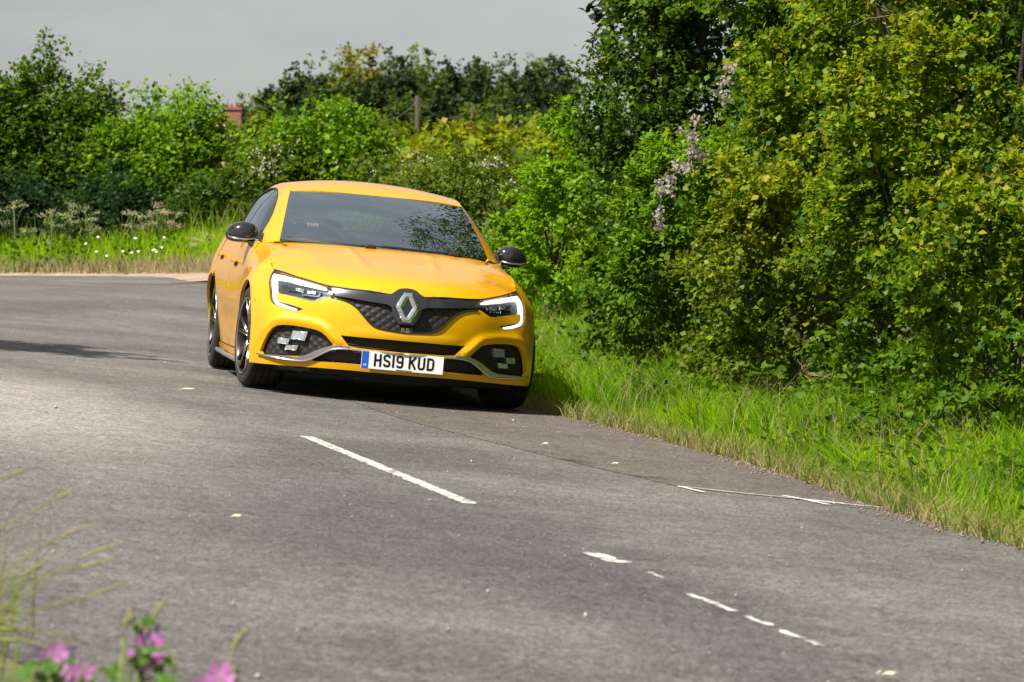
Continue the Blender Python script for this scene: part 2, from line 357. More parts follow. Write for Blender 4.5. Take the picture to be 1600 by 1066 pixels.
# brown grit and crumbs washed to the right edge of the tarmac
k_ = np.where((ERS[:,1] > 9) & (ERS[:,1] < 26))[0]; ci = rr_.choice(k_, 5200); off_ = rr_.normal(.02, .09, 5200)+.05*np.sin(ERS[ci,1]*2.1); T_ = np.gradient(ERS, axis=0); T_ /= np.linalg.norm(T_, axis=1)[:,None]
pos = ERS[ci]+T_[ci]*rr_.uniform(-.14,.14,5200)[:,None]+np.column_stack([T_[ci,1], -T_[ci,0]])*off_[:,None]; sz = rr_.uniform(.0025,.009,5200)
Vc = (rr_.normal(0, .3, (5200,6,3))+oct_[None])*sz[:,None,None]+np.column_stack([pos, np.maximum(base_h(pos[:,0], pos[:,1]), ground_h(pos))+.008])[:,None]
grit = fastmesh('edge_grit', Vc.reshape(-1,3), (octf[None]+np.arange(5200)[:,None,None]*6).reshape(-1,3), noisy('brown_grit', [(.10,.075,.055),(.20,.145,.10),(.32,.25,.19)], 22, .95, 5)); tag(grit, 'brown grit and crumbs along the right edge of the tarmac', 'gravel', None, 'stuff')
# ---------------------------------------------------------------- body side band
ZL=np.array([.08,.17,.24,.32,.42,.52,.62,.70,.77,.85,.93,1.00])
X0=[.815,.868,.885,.893,.893,.887,.868,.835,.77,.64,.45,.25]
def _cols():
    C=[]
    def front(y,off): C.append([(X0[i]-off[i] if hasattr(off,'__len__') else X0[i]-off,y) for i in range(12)])
    front(0,0.0); front(.26,.028)
    front(.47,[.10,.10,.10,.10,.10,.10,.105,.115,.14,.17,.20,.2])
    front(.66,[.215,.215,.215,.215,.22,.225,.24,.27,.31,.35,.36,.36])
    C.append([(.50,.825),(.535,.828),(.55,.83),(.55,.832),(.54,.834),(.52,.834),(.47,.82),(.41,.80),(.335,.752),(.285,.700),(.22,.66),(.18,.63)])
    C.append([(.33,.885),(.36,.899),(.37,.903),(.37,.905),(.36,.906),(.34,.906),(.30,.895),(.235,.872),(.17,.822),(.13,.752),(.07,.70),(.03,.67)])
    def side(x,ys): C.append([(x,y) for y in ys])
    side(0.0, [.90,.915,.922,.926,.932,.936,.934,.918,.885,.800,.70,.65])
    side(-.36,[.87,.885,.895,.905,.922,.930,.928,.912,.890,.842,.755,.68])
    side(-.70,[.85,.868,.874,.880,.888,.896,.900,.898,.888,.872,.840,.79])
    side(-1.5,[.85,.870,.878,.886,.896,.906,.912,.910,.902,.888,.862,.83])
    side(-2.3,[.85,.872,.884,.896,.912,.926,.936,.934,.922,.902,.872,.84])
    side(-2.67,[.86,.88,.895,.908,.922,.935,.942,.940,.926,.904,.870,.835])
    side(-3.05,[.84,.862,.880,.895,.908,.918,.922,.920,.908,.886,.850,.815])
    C.append([(-3.26,.72)]+[(-3.30,.75)]*6+[(-3.31,.75),(-3.31,.745),(-3.31,.735),(-3.30,.71),(-3.28,.68)])
    C.append([(-3.38,.42)]+[(-3.42,.44)]*6+[(-3.43,.44),(-3.44,.44),(-3.43,.44),(-3.42,.43),(-3.40,.42)])
    C.append([(-3.41,0)]+[(-3.46,0)]*6+[(-3.47,0),(-3.48,0),(-3.47,0),(-3.46,0),(-3.44,0)])
    return np.array(C)
COL=_cols()
_mid=COL[:,5]; A=np.concatenate([[0],np.cumsum(np.linalg.norm(np.diff(_mid,axis=0),axis=1))])
def _tang(t,v):
    d=np.diff(v,axis=0)/np.diff(t).reshape(-1,*([1]*(v.ndim-1)))
    m=np.empty_like(v); m[1:-1]=(d[1:]*np.diff(t)[:-1].reshape(-1,*([1]*(v.ndim-1)))+d[:-1]*np.diff(t)[1:].reshape(-1,*([1]*(v.ndim-1))))/(np.diff(t)[1:]+np.diff(t)[:-1]).reshape(-1,*([1]*(v.ndim-1)))
    m[0]=d[0];m[-1]=d[-1];return m
def herm(t,v,m,q):
    q=np.clip(q,t[0],t[-1]);i=np.clip(np.searchsorted(t,q,side='right')-1,0,len(t)-2)
    h=t[i+1]-t[i];s=(q-t[i])/h
    sh=(-1,)+(1,)*(v.ndim-1); s=s.reshape(sh);h=h.reshape(sh)
    return (2*s**3-3*s**2+1)*v[i]+(s**3-2*s**2+s)*h*m[i]+(-2*s**3+3*s**2)*v[i+1]+(s**3-s**2)*h*m[i+1]
# resample the column grid densely once: GRID[a index, z index] -> x,y
_mz=[_tang(ZL,COL[k]) for k in range(len(COL))]
ZD=np.linspace(.08,1.0,93)
_cz=np.array([herm(ZL,COL[k],_mz[k],ZD) for k in range(len(COL))])   # (ncol,nz,2)
_ta=_tang(A,_cz); _ta[0,:,0]=0; _ta[-1,:,0]=0
AD=np.linspace(0,A[-1],700)
GRID=herm(A,_cz,_ta,AD)   # (700,93,2)
def S(a,z):
    a=np.atleast_1d(np.asarray(a,float));z=np.atleast_1d(np.asarray(z,float))
    sg=np.where(a<0,-1.,1.);u=np.clip(np.abs(a)/A[-1]*699,0,698.999);v=np.clip((z-.08)/.01,0,91.999)
    i=u.astype(int);j=v.astype(int);fu=(u-i)[:,None];fv=(v-j)[:,None]
    g=GRID
    p=(g[i,j]*(1-fu)+g[i+1,j]*fu)*(1-fv)+(g[i,j+1]*(1-fu)+g[i+1,j+1]*fu)*fv
    return np.stack([p[:,0],p[:,1]*sg,z],1)
def Sn(a,z,e=.006):
    da=S(np.asarray(a)+e,z)-S(np.asarray(a)-e,z);dz=S(a,np.asarray(z)+e)-S(a,np.asarray(z)-e)
    n=np.cross(da,dz);n/=np.linalg.norm(n,axis=1)[:,None]+1e-12
    return n   # check sign: outward
def a_from_y(y,z):   # front part
    lo,hi=0.,A[5]
    for _ in range(40):
        m=(lo+hi)/2
        if S(m,z)[0,1]<abs(y): lo=m
        else: hi=m
    return lo*np.sign(y) if y else 0.
def a_from_x(x,z):
    lo,hi=A[2],A[13]
    for _ in range(40):
        m=(lo+hi)/2
        if S(m,z)[0,0]>x: lo=m
        else: hi=m
    return lo
# ================================================================== the car
CARM = Matrix(((0.16920482,0.98127885,0.09198663,-0.86080971),(-0.98545548,0.16993377,-0.00009342,21.55265115),(-0.01572331,-0.09063292,0.99576024,0.14936054),(0,0,0,1)))
CARM.translation += Vector((0,0,.008))
car = empty('hatchback_car'); car.matrix_world = CARM
tag(car, 'bright yellow five door hatchback driving round the bend with its daytime lights lit', 'car')
FT = {"headlight": [[1.0326, 0.7706], [0.8674, 0.7582], [0.7114, 0.7381], [0.6228, 0.7232], [0.543, 0.7084], [0.5034, 0.7009], [0.4891, 0.688], [0.4611, 0.6543], [0.4819, 0.6377], [0.5136, 0.6272], [0.5498, 0.6108], [0.5825, 0.5979], [0.6248, 0.5953], [0.7126, 0.6097], [0.7941, 0.6195], [0.8743, 0.6243], [0.877, 0.6148], [0.8696, 0.5923], [0.842, 0.5719], [0.7708, 0.5633], [0.7091, 0.5515], [0.6692, 0.5422], [0.7116, 0.5232], [0.75, 0.5233], [0.8148, 0.5364], [0.8703, 0.5485], [0.9028, 0.5592], [0.9248, 0.5807], [0.952, 0.6323], [0.9777, 0.677], [1.0017, 0.7108], [1.0222, 0.738]], "drl": [[1.0011, 0.7487], [0.8506, 0.7414], [0.7161, 0.7275], [0.6257, 0.7132], [0.557, 0.6996], [0.5146, 0.6896], [0.521, 0.6819], [0.5574, 0.6837], [0.6255, 0.6935], [0.7122, 0.7041], [0.8025, 0.7176], [0.9309, 0.7243], [0.9022, 0.6842], [0.8894, 0.6402], [0.875, 0.5926], [0.8486, 0.5673], [0.781, 0.5523], [0.7255, 0.542], [0.7291, 0.5288], [0.7792, 0.534], [0.8259, 0.5434], [0.8772, 0.558], [0.9055, 0.5821], [0.9324, 0.6413], [0.9614, 0.6929], [1.0013, 0.7331]], "trimline": [[0.8783, 0.6342], [0.795, 0.6275], [0.713, 0.6184], [0.6252, 0.6053], [0.5971, 0.6053], [0.5506, 0.6306], [0.514, 0.6371], [0.5137, 0.63], [0.5471, 0.6178], [0.5826, 0.6003], [0.6249, 0.5973], [0.7127, 0.6113], [0.7943, 0.6215], [0.8766, 0.627]], "cube": [[0.6933, 0.6719], [0.6813, 0.6729], [0.6787, 0.6392], [0.5785, 0.6361], [0.5617, 0.6635], [0.553, 0.6643], [0.5672, 0.6291], [0.6889, 0.6304]], "cube2": [[0.6556, 0.6651], [0.5924, 0.6647], [0.5965, 0.6444], [0.6531, 0.6454]], "band_top": [[0.5017, 0.7027], [0.3894, 0.6971], [0.228, 0.6942], [0.1076, 0.6841], [0.0877, 0.6938], [0.0574, 0.7175], [0.035, 0.7251], [0.0023, 0.7287]], "band_bot": [[0.4581, 0.645], [0.3877, 0.6424], [0.274, 0.6326], [0.1598, 0.6247], [0.122, 0.6202], [0.0961, 0.6066]], "grille": [[0.4627, 0.6542], [0.4807, 0.6318], [0.4197, 0.6258], [0.3865, 0.6181], [0.3476, 0.605], [0.3081, 0.5792], [0.2679, 0.5377], [0.2263, 0.4963], [0.1864, 0.4704], [0.1295, 0.462], [0.0541, 0.4555], [-0.004, 0.453]], "intake_top": [[0.4024, 0.402], [0.2888, 0.4007], [0.1283, 0.4023], [-0.0045, 0.4021]], "intake_bot": [[0.3435, 0.3373], [0.2743, 0.3318], [0.1217, 0.3298], [-0.0114, 0.3275]], "blade": [[1.0084, 0.2324], [0.8698, 0.2255], [0.7489, 0.2172], [0.6686, 0.2169], [0.6181, 0.2217], [0.5747, 0.2384], [0.5247, 0.2667], [0.4758, 0.2964], [0.4313, 0.3147], [0.3421, 0.3225], [0.2731, 0.3194], [0.1207, 0.3198], [-0.0122, 0.3195]], "blade_ledge": [[0.744, 0.2385], [0.681, 0.2402], [0.6151, 0.2598], [0.554, 0.291], [0.4954, 0.3183], [0.4376, 0.3363]], "lower_bot": [[0.5728, 0.2232], [0.4341, 0.2255], [0.2511, 0.227], [0.1106, 0.2238], [-0.0146, 0.2227]], "fog": [[1.0085, 0.2332], [0.9551, 0.3207], [0.908, 0.3812], [0.8709, 0.4146], [0.8269, 0.4297], [0.7423, 0.4347], [0.6332, 0.4288], [0.5469, 0.4174], [0.5034, 0.3953], [0.4591, 0.354], [0.4377, 0.3371], [0.4954, 0.3183], [0.554, 0.291], [0.6151, 0.2598], [0.6563, 0.2445], [0.744, 0.2385], [0.8707, 0.2335]], "fog1": [[0.7361, 0.4014], [0.6293, 0.403], [0.6466, 0.345], [0.7471, 0.348]], "fog2": [[0.8321, 0.3503], [0.7539, 0.3474], [0.7662, 0.3099], [0.8431, 0.3117]], "fog3": [[0.7728, 0.3072], [0.6896, 0.3108], [0.7022, 0.2772], [0.7859, 0.2777]], "lip": [[1.1291, 0.1692], [0.8903, 0.1746], [0.7437, 0.1776], [0.5146, 0.1852], [0.3074, 0.1891], [0.1062, 0.1876], [-0.0108, 0.1878]]}
m_yel = mat('yellow_paint', (.60,.30,.001), .36, .0, .75, .22)
n_, l_, b_ = nt(m_yel); lw = n_.new('ShaderNodeLayerWeight'); lw.inputs['Blend'].default_value = .45
cr = n_.new('ShaderNodeValToRGB'); cr.color_ramp.elements[0].color = (.64,.335,.001,1); cr.color_ramp.elements[1].color = (.58,.26,.001,1); cr.color_ramp.elements[1].position = .95
l_.new(lw.outputs['Facing'], cr.inputs['Fac']); l_.new(cr.outputs[0], b_.inputs['Base Color'])
b_.inputs['Coat Roughness'].default_value = .02; b_.inputs['Coat IOR'].default_value = 1.48
m_gloss = mat('gloss_black', (.012,.012,.014), .12, 0, 1.0)
m_band = mat('satin_graphite', (.05,.052,.06), .22, .6, .6)
m_blk = noisy('black_plastic', [(.010,.010,.010),(.022,.021,.020)], 30, .55, 4)
m_under = mat('underbody_black', (.008,.008,.008), .8)
m_mesh = noisy('grille_plastic', [(.006,.006,.006),(.013,.012,.011)], 40, .6, 3)
m_chr = mat('chrome', (.82,.83,.85), .08, 1.0)
m_sat = mat('satin_silver', (.42,.40,.385), .32, .85)
m_drl = mat('lamp_white', (.45,.45,.45), .3, emis=(1.0,.98,.94), estr=.62)
m_hous = mat('lamp_housing', (.035,.036,.04), .25, .5)
m_led = mat('lamp_lens', (.55,.58,.60), .12, .7)
m_ylamp = mat('lamp_reflector', (.70,.71,.72), .16, .9)
m_tyre = noisy('tyre_rubber', [(.010,.010,.010),(.022,.021,.020)], 25, .85, 4, .3, 90)
m_rim = mat('rim_bronze', (.055,.042,.038), .35, .8)
m_rimc = mat('rim_machined', (.62,.60,.58), .25, 1.0)
m_red = mat('caliper_red', (.42,.010,.012), .35, 0, .5)
m_disc = mat('brake_disc', (.30,.28,.27), .35, 1.0)
m_white = mat('plate_white', (.80,.80,.78), .35, 0, .4); m_blue = mat('plate_blue', (.012,.10,.55), .35, 0, .4); m_char = mat('plate_black', (.006,.006,.006), .35)
m_int = noisy('cabin_trim', [(.014,.014,.015),(.030,.030,.031)], 20, .7, 4)
m_seat = noisy('seat_fabric', [(.020,.020,.022),(.045,.044,.046)], 60, .9, 4)
def glassmat(name, tint, refl, rcol=(.84,.94,1.0)):
    m = bpy.data.materials.new(name); m.use_nodes = True; n = m.node_tree.nodes; l = m.node_tree.links; n.remove(n['Principled BSDF'])
    t = n.new('ShaderNodeBsdfTransparent'); t.inputs[0].default_value = (*tint,1); g = n.new('ShaderNodeBsdfGlossy'); g.inputs['Roughness'].default_value = .015; g.inputs[0].default_value = (*rcol,1)
    f = n.new('ShaderNodeFresnel'); f.inputs[0].default_value = 1.52; mm = n.new('ShaderNodeMath'); mm.operation = 'MULTIPLY_ADD'; mm.inputs[1].default_value = 1.0; mm.inputs[2].default_value = refl; mm.use_clamp = True
    l.new(f.outputs[0], mm.inputs[0]); mx = n.new('ShaderNodeMixShader'); l.new(mm.outputs[0], mx.inputs[0]); l.new(t.outputs[0], mx.inputs[1]); l.new(g.outputs[0], mx.inputs[2]); l.new(mx.outputs[0], n['Material Output'].inputs[0]); return m
m_wind = glassmat('windscreen_glass', (.80,.86,.87), .40); m_side = glassmat('side_glass', (.30,.34,.33), .10); m_lens = glassmat('lamp_cover', (.95,.96,.97), .02)
surfS = lambda uv: S(uv[:,0], uv[:,1])
ax = a_from_x
def mir(L): return [(-a, z) for a, z in L]
def sym(L):
    """half outline starting and ending at the centre line -> whole outline"""
    L = [tuple(p) for p in L]; return L+[(-a, z) for a, z in L[::-1] if abs(a) > 1e-4]
# ---- outlines on the body surface (distance round the body from the nose, height)
HL = FT['headlight']; GR = FT['grille']; FOG = FT['fog']; BL = FT['blade']
gr_bot = [(0., .453)]+[tuple(p) for p in GR[1:-1][::-1]]           # centre -> headlight
lip = [tuple(p) for p in FT['lip'][:-1]]+[(0., .188)]               # outer -> centre
def arch(cx, t0, t1, n=22, r=.362, cz=.325): return [(cx+r*math.cos(t), cz+r*math.sin(t)) for t in np.linspace(t0, t1, n)]
fa = arch(0, R(38), R(-10), 14); arch_front = [(ax(x, z), z) for x, z in fa]
bumper_half = gr_bot+[tuple(p) for p in HL[8:29]]+arch_front+[(ax(.362, .20), .20)]+lip
int_half = [(0., .402)]+[tuple(p) for p in FT['intake_top'][:3][::-1]]+[tuple(p) for p in FT['intake_bot'][:3]]+[(0., .328)]
low_half = [(0., .319)]+[tuple(p) for p in BL[5:12][::-1]]+[tuple(p) for p in FT['lower_bot'][:4]]+[(0., .223)]
fogS = smoothpoly(FOG, 1)
# sculpted brow over the lamp pockets and a soft crease under the grille
fogc = densify(FOG, .02)
def brow(uv):
    q = np.column_stack([np.abs(uv[:,0]), uv[:,1]]); d = np.linalg.norm(q[:,None]-fogc[None], axis=2).min(1)
    up = sst(.30, .40, uv[:,1]); o = .016*np.exp(-((d-.035)/.022)**2)*up
    inn = sst(.30,.36,q[:,0])*sst(.56,.46,q[:,0])*sst(.31,.34,uv[:,1]); o += .012*np.exp(-((d-.03)/.022)**2)*inn
    g = np.exp(-((uv[:,1]-.43)/.018)**2)*sst(.40,.30,q[:,0])*.006
    return o+g
def flare(uv, cx, k=.010):
    P = S(np.abs(uv[:,0]), uv[:,1]); return k*np.exp(-(np.abs(np.hypot(P[:,0]-cx, uv[:,1]-.325)-.375)/.035)**2)
front_bumper = panel('front_bumper', surfS, sym(bumper_half), m_yel, car, [sym(int_half), sym(low_half), fogS, mir(fogS)], .022, lambda uv: brow(uv)+flare(uv, 0.), .022, bstep=.012)
# ---- black nose: band with the badge housing, grille mesh under it
def quilt(uv):
    a, z = uv[:,0]*46, uv[:,1]*58
    return -.030+.006*np.abs(np.sin((a+z)*1.0))*np.abs(np.sin((a-z)*1.0))
g_half = [(0., .455)]+[tuple(p) for p in GR[:-1][::-1]]+[tuple(p) for p in FT['band_bot']]+[(0., .60)]
panel('grille', surfS, sym([(0.,.452)]+[tuple(p) for p in GR[1:-1][::-1]]+[tuple(GR[0])]+[tuple(p) for p in FT['band_bot'][1:]]+[(0.,.62)]), m_mesh, car, (), .007, quilt, .0, bstep=.02)
gt = gr_bot[::-1]; q0 = np.array(gt); 
for s_ in (1, -1):
    P3 = S(np.abs(q0[:,0])*s_, q0[:,1])+Sn(np.abs(q0[:,0])*s_, q0[:,1])*.003; MB().tube(smoothpoly(P3, 2, False), .006, 6).build('grille_surround', m_gloss, car, True)
bt = [tuple(p) for p in FT['band_top']][::-1]; bt[0] = (0., .729)
band_half = bt+[(HL[6][0], HL[6][1]), (HL[7][0], HL[7][1])]+[tuple(p) for p in FT['band_bot']]+[(.085,.56),(.045,.505),(0.,.505)]
panel('grille_band', surfS, sym(band_half), m_band, car, (), .018, lambda uv: -.004+.010*np.exp(-((np.abs(uv[:,0])/.13)**4)), .03, bstep=.01)
# badge: a tall open diamond standing off the band
BX = .905; BC = np.array([0., .612])
outer = [(-.030,.093),(.026,.093),(.076,.002),(.026,-.093),(-.026,-.093),(-.076,.002)]; inner = [(0,.062),(.031,.0),(0,-.058),(-.031,.0)]
uv, F = trimesh2d([(y+BC[0], z+BC[1]) for y, z in outer], [[(y+BC[0], z+BC[1]) for y, z in inner]], .012, .006)
def dmin(P, poly): D = densify(poly, .003); return np.linalg.norm(P[:,None]-D[None], axis=2).min(1)
de = np.minimum(dmin(uv-BC, outer), dmin(uv-BC, inner)); tilt = -.10*(uv[:,1]-BC[1])
Pb = np.column_stack([BX+tilt+np.minimum(de, .011)*.7, uv[:,0], uv[:,1]]); fn = np.cross(Pb[F[:,1]]-Pb[F[:,0]], Pb[F[:,2]]-Pb[F[:,0]])[:,0] < 0; F[fn] = F[fn][:, ::-1]
badge = fastmesh('badge', Pb, F, m_chr, car, False); badge['label'] = 'chrome open diamond emblem'
MB().add([(BX-.03-.10*z, y*1.12, z*1.10+BC[1]) for y, z in outer]+[(BX-.002-.10*z, y*1.09, z*1.07+BC[1]) for y, z in outer], [(0,1,2,3,4,5)[::-1],(6,7,8,9,10,11)]+[(i,(i+1)%6,6+(i+1)%6,6+i) for i in range(6)]).build('badge_backing', m_gloss, badge)
# small sport lettering under the badge: R.S. and a bar
mb = MB(); gx = S(0, .465)[0,0]+.006
def stroke3(mb, pts, w, f):
    V, F = ribbon(pts, w); V3 = [f(p) for p in V]; mb.add(V3, F); return mb
mb.box((gx-.004, 0, .470), (.006, .085, .030)); mb.build('sport_badge', m_gloss, car)
mb = MB(); fz = lambda p: (gx+.001, p[0], p[1])
for pts in ([(-.026,.463),(-.026,.480),(-.012,.480),(-.010,.476),(-.012,.472),(-.026,.472)],[(-.018,.472),(-.009,.463)],[(.020,.478),(.014,.480),(.006,.480),(.004,.476),(.008,.472),(.018,.471),(.020,.467),(.016,.463),(.004,.464)],[(-.002,.463),(-.002,.465)],[(.028,.463),(.028,.465)],[(-.030,.459),(.030,.459)]):
    stroke3(mb, pts, .0034, fz)
mb.build('sport_lettering', m_chr, car)
# ---- intakes
panel('upper_intake', surfS, sym([(0.,.408)]+[(a+.01,z+.006) for a,z in FT['intake_top'][:3][::-1]]+[(a+.006,z-.006) for a,z in FT['intake_bot'][:3]]+[(0.,.322)]), m_mesh, car, (), .03, lambda uv: -.045+.004*np.sin(uv[:,1]*420), 0)
for k in range(5):
    zz = .338+k*.014; aa = np.linspace(-.36, .36, 25); MB().tube(S(aa, np.full(25, zz))-Sn(aa, np.full(25, zz))*.030, .0028, 5).build('intake_slat', m_blk, car)
panel('lower_intake', surfS, sym([(0.,.325)]+[(a+.01,z+.004) for a,z in BL[5:12][::-1]]+[(a+.01,z-.006) for a,z in FT['lower_bot'][:4]]+[(0.,.216)]), m_mesh, car, (), .010, lambda uv: quilt(uv)-.012, 0)
# ---- fog lamp pockets, chequered lamps, blade
for s_, mr in ((1, False), (-1, True)):
    big = [(a+(.006 if a > .8 else -.0), z) for a, z in fogS]
    fp = panel('fog_pocket', surfS, big, m_mesh, car, (), .009, lambda uv: quilt(uv)-.004, 0, mr)
    for key in ('fog1', 'fog2', 'fog3'):
        q = np.array(FT[key]); lp = panel('fog_lamp', surfS, q, m_ylamp, fp, (), .02, -.006, .022, mr)
        c = q.mean(0); panel('lamp_face', surfS, c+(q-c)*.80, m_led, lp, (), .008, lambda uv: -.004+.004*np.sin(uv[:,0]*320)*np.sin(uv[:,1]*300), 0, mr)
    led = [tuple(FOG[0])]+[(FOG[16][0],FOG[16][1]+.002)]+[tuple(p) for p in FT['blade_ledge']]+[(BL[9][0],BL[9][1]+.016)]+[(BL[9][0],BL[9][1])]+[tuple(p) for p in BL[1:9][::-1]]
    panel('blade_ledge', surfS, led, m_sat, car, (), .012, lambda uv: .014, .03, mr, .008)
    b3 = smoothpoly([tuple(FOG[0])]+[tuple(p) for p in BL[1:12]]+[(0.,.319)], 2, False); P3 = S(b3[:,0]*s_, b3[:,1])+Sn(b3[:,0]*s_, b3[:,1])*.012
    MB().tube(P3, .0055, 8).build('chrome_blade', m_chr, car, True)
# ---- headlights
def lamp(s_, mr):
    h = panel('headlight', surfS, [tuple(p) for p in HL], m_hous, car, (), .012, -.030, .0, mr, .008)
    h['label'] = 'swept headlight with a bright C-shaped daytime lamp'
    panel('daytime_running_light', surfS, [tuple(p) for p in FT['drl']], m_drl, h, (), .012, -.006, .02, mr, .006)
    panel('lower_trim', surfS, [tuple(p) for p in FT['trimline']], m_chr, h, (), .02, -.007, .015, mr, .006)
    panel('reflector', surfS, [tuple(p) for p in FT['cube']], m_chr, h, (), .02, -.010, .015, mr, .005)
    panel('projector', surfS, [tuple(p) for p in FT['cube2']], m_led, h, (), .006, lambda uv: -.012+.003*np.sin(uv[:,0]*420), .012, mr)
    q = np.array(FT['cube2']); q2 = q+np.array([.085,.012]); panel('projector', surfS, q2, m_led, h, (), .006, lambda uv: -.016+.003*np.sin(uv[:,0]*420), .01, mr)
    q3 = np.array([(.645,.690),(.648,.664),(.775,.668),(.778,.690),(.772,.672),(.655,.668)])+np.array([.03,-.012]); panel('reflector', surfS, q3, m_chr, h, (), .02, -.014, .012, mr, .005)
    panel('lamp_cover', surfS, [tuple(p) for p in HL], m_lens, h, (), .016, -.001, .0, mr, .008)
    P3 = S(np.array(HL)[:,0]*s_, np.array(HL)[:,1]); MB().tube(np.vstack([P3,P3[:1]])-Sn(np.r_[np.array(HL)[:,0],HL[0][0]]*s_, np.r_[np.array(HL)[:,1],HL[0][1]])*.004, .0042, 5).build('lamp_seal', m_gloss, h, True)
lamp(1, False); lamp(-1, True)
# ---- bonnet
Esm = [(0.,.684),(.12,.685),(.227,.692)]+[tuple(p) for p in FT['band_top'][1::-1]][0:2]+[tuple(p) for p in HL[4::-1]]
Ea = [(a, z) for a, z in Esm]+[(ax(x, z), z) for x, z in ((.10,.818),(0.,.850),(-.18,.885),(-.36,.910),(-.50,.925),(-.60,.935))]
E3 = np.array([S(a, z)[0] for a, z in Ea]); o_ = np.argsort(E3[:,0]); Ex, Ey, Ez = E3[o_,0], E3[o_,1], E3[o_,2]
ZC = np.array([(-.70,1.03),(-.244,.961),(0,.918),(.25,.876),(.5,.832),(.70,.786),(.77,.760),(.813,.729),(.846,.684)])
_zm = _tang(ZC[:,0], ZC[:,1])
def bonz(x, y):
    zc = herm(ZC[:,0], ZC[:,1], _zm, np.asarray(x, float)); ye = np.interp(x, Ex, Ey); ze = np.interp(x, Ex, Ez)
    s_ = np.clip(np.abs(y)/np.maximum(ye, .02), 0, 1.2); z = zc+(ze-zc)*(.55*s_**2+.45*s_**4)
    t = np.clip((np.asarray(x)+.25)/1.0, 0, 1); yr = .28-.08*t
    z = z+.009*np.exp(-((np.abs(y)-yr)/.022)**2)*sst(.62,.30,x)*sst(-.3,-.1,x)
    yo = .60-.13*t; z = z+.005*np.exp(-((np.abs(y)-yo)/.06)**2)*sst(.66,.45,x)*sst(-.30,-.05,x)
    return z
surfB = lambda uv: np.column_stack([uv, bonz(uv[:,0], uv[:,1])])
nb = [S(a, z)[0,:2] for a, z in [tuple(p) for p in FT['band_top'][::-1]]]; nb[0] = np.array([nb[0][0], 0.])
bon_half = [tuple(p) for p in nb]+[tuple(S(a, z)[0,:2]) for a, z in [tuple(p) for p in HL[4::-1]]]+[tuple(S(a, z)[0,:2]) for a, z in Ea[-6:]]
cowl = [(-.255-.235*(y/.70)**2, y) for y in np.linspace(.70, 0, 12)]
# paramaterise (y,x) so that the outward normal points up
bon = bon_half+[(-.56,.76)]+cowl
surfB2 = lambda uv: surfB(uv[:, ::-1])[:, [0,1,2]]
def fullbon(L): return [(y, x) for x, y in L]+[(-y, x) for x, y in L[::-1] if abs(y) > 1e-4]
class _B: pass
bonnet = panel('bonnet', lambda uv: surfB(np.column_stack([uv[:,0], uv[:,1]])), [(x, y) for x, y in bon]+[(x, -y) for x, y in bon[::-1] if abs(y) > 1e-4], m_yel, car, (), .03, .001, .02, bstep=.015)
# dark seam under the bonnet's leading edge
for s_ in (1, -1):
    L = [tuple(p) for p in bt]+[tuple(p) for p in HL[4::-1]]; L = np.array(L); P3 = S(L[:,0]*s_, L[:,1])-Sn(L[:,0]*s_, L[:,1])*.002; MB().tube(P3, .0055, 5).build('bonnet_seal', m_blk, car, True)
# ---- wings, doors, sills
Esh = [(x, z) for x, z in ((.10,.818),(0.,.850),(-.18,.885),(-.36,.910),(-.50,.925),(-.60,.935))]
def xz(L): return [(ax(x, z), z) for x, z in L]
wing_arch = arch(0, R(190), R(38), 40)
wing = [tuple(p) for p in HL[28:]]+[tuple(HL[0])]+[(a, z+.0) for a, z in xz(Esh)]+xz([(-.612,.80),(-.618,.60),(-.615,.40),(-.60,.205),(-.37,.20)])+xz(wing_arch)
dfr = [(-.620,.942),(-1.1,.950),(-1.595,.960),(-1.60,.60),(-1.58,.21),(-.61,.21),(-.626,.40),(-.628,.62)]
rarch = arch(-2.67, R(8), R(62), 12)
drr = [(-1.605,.961),(-2.1,.975),(-2.62,.990),(-2.64,.90),(-2.54,.75)]+[(x, z) for x, z in arch(-2.67, R(70), R(8), 14, .40)]+[(-2.24,.21),(-1.59,.21),(-1.61,.6)]
qtr = [(-2.632,.990),(-2.95,.985),(-3.24,.975)]+[(-3.25,.30),(-3.02,.26)]+arch(-2.67, R(190), R(70), 26)+[(-2.55,.75),(-2.65,.90)]
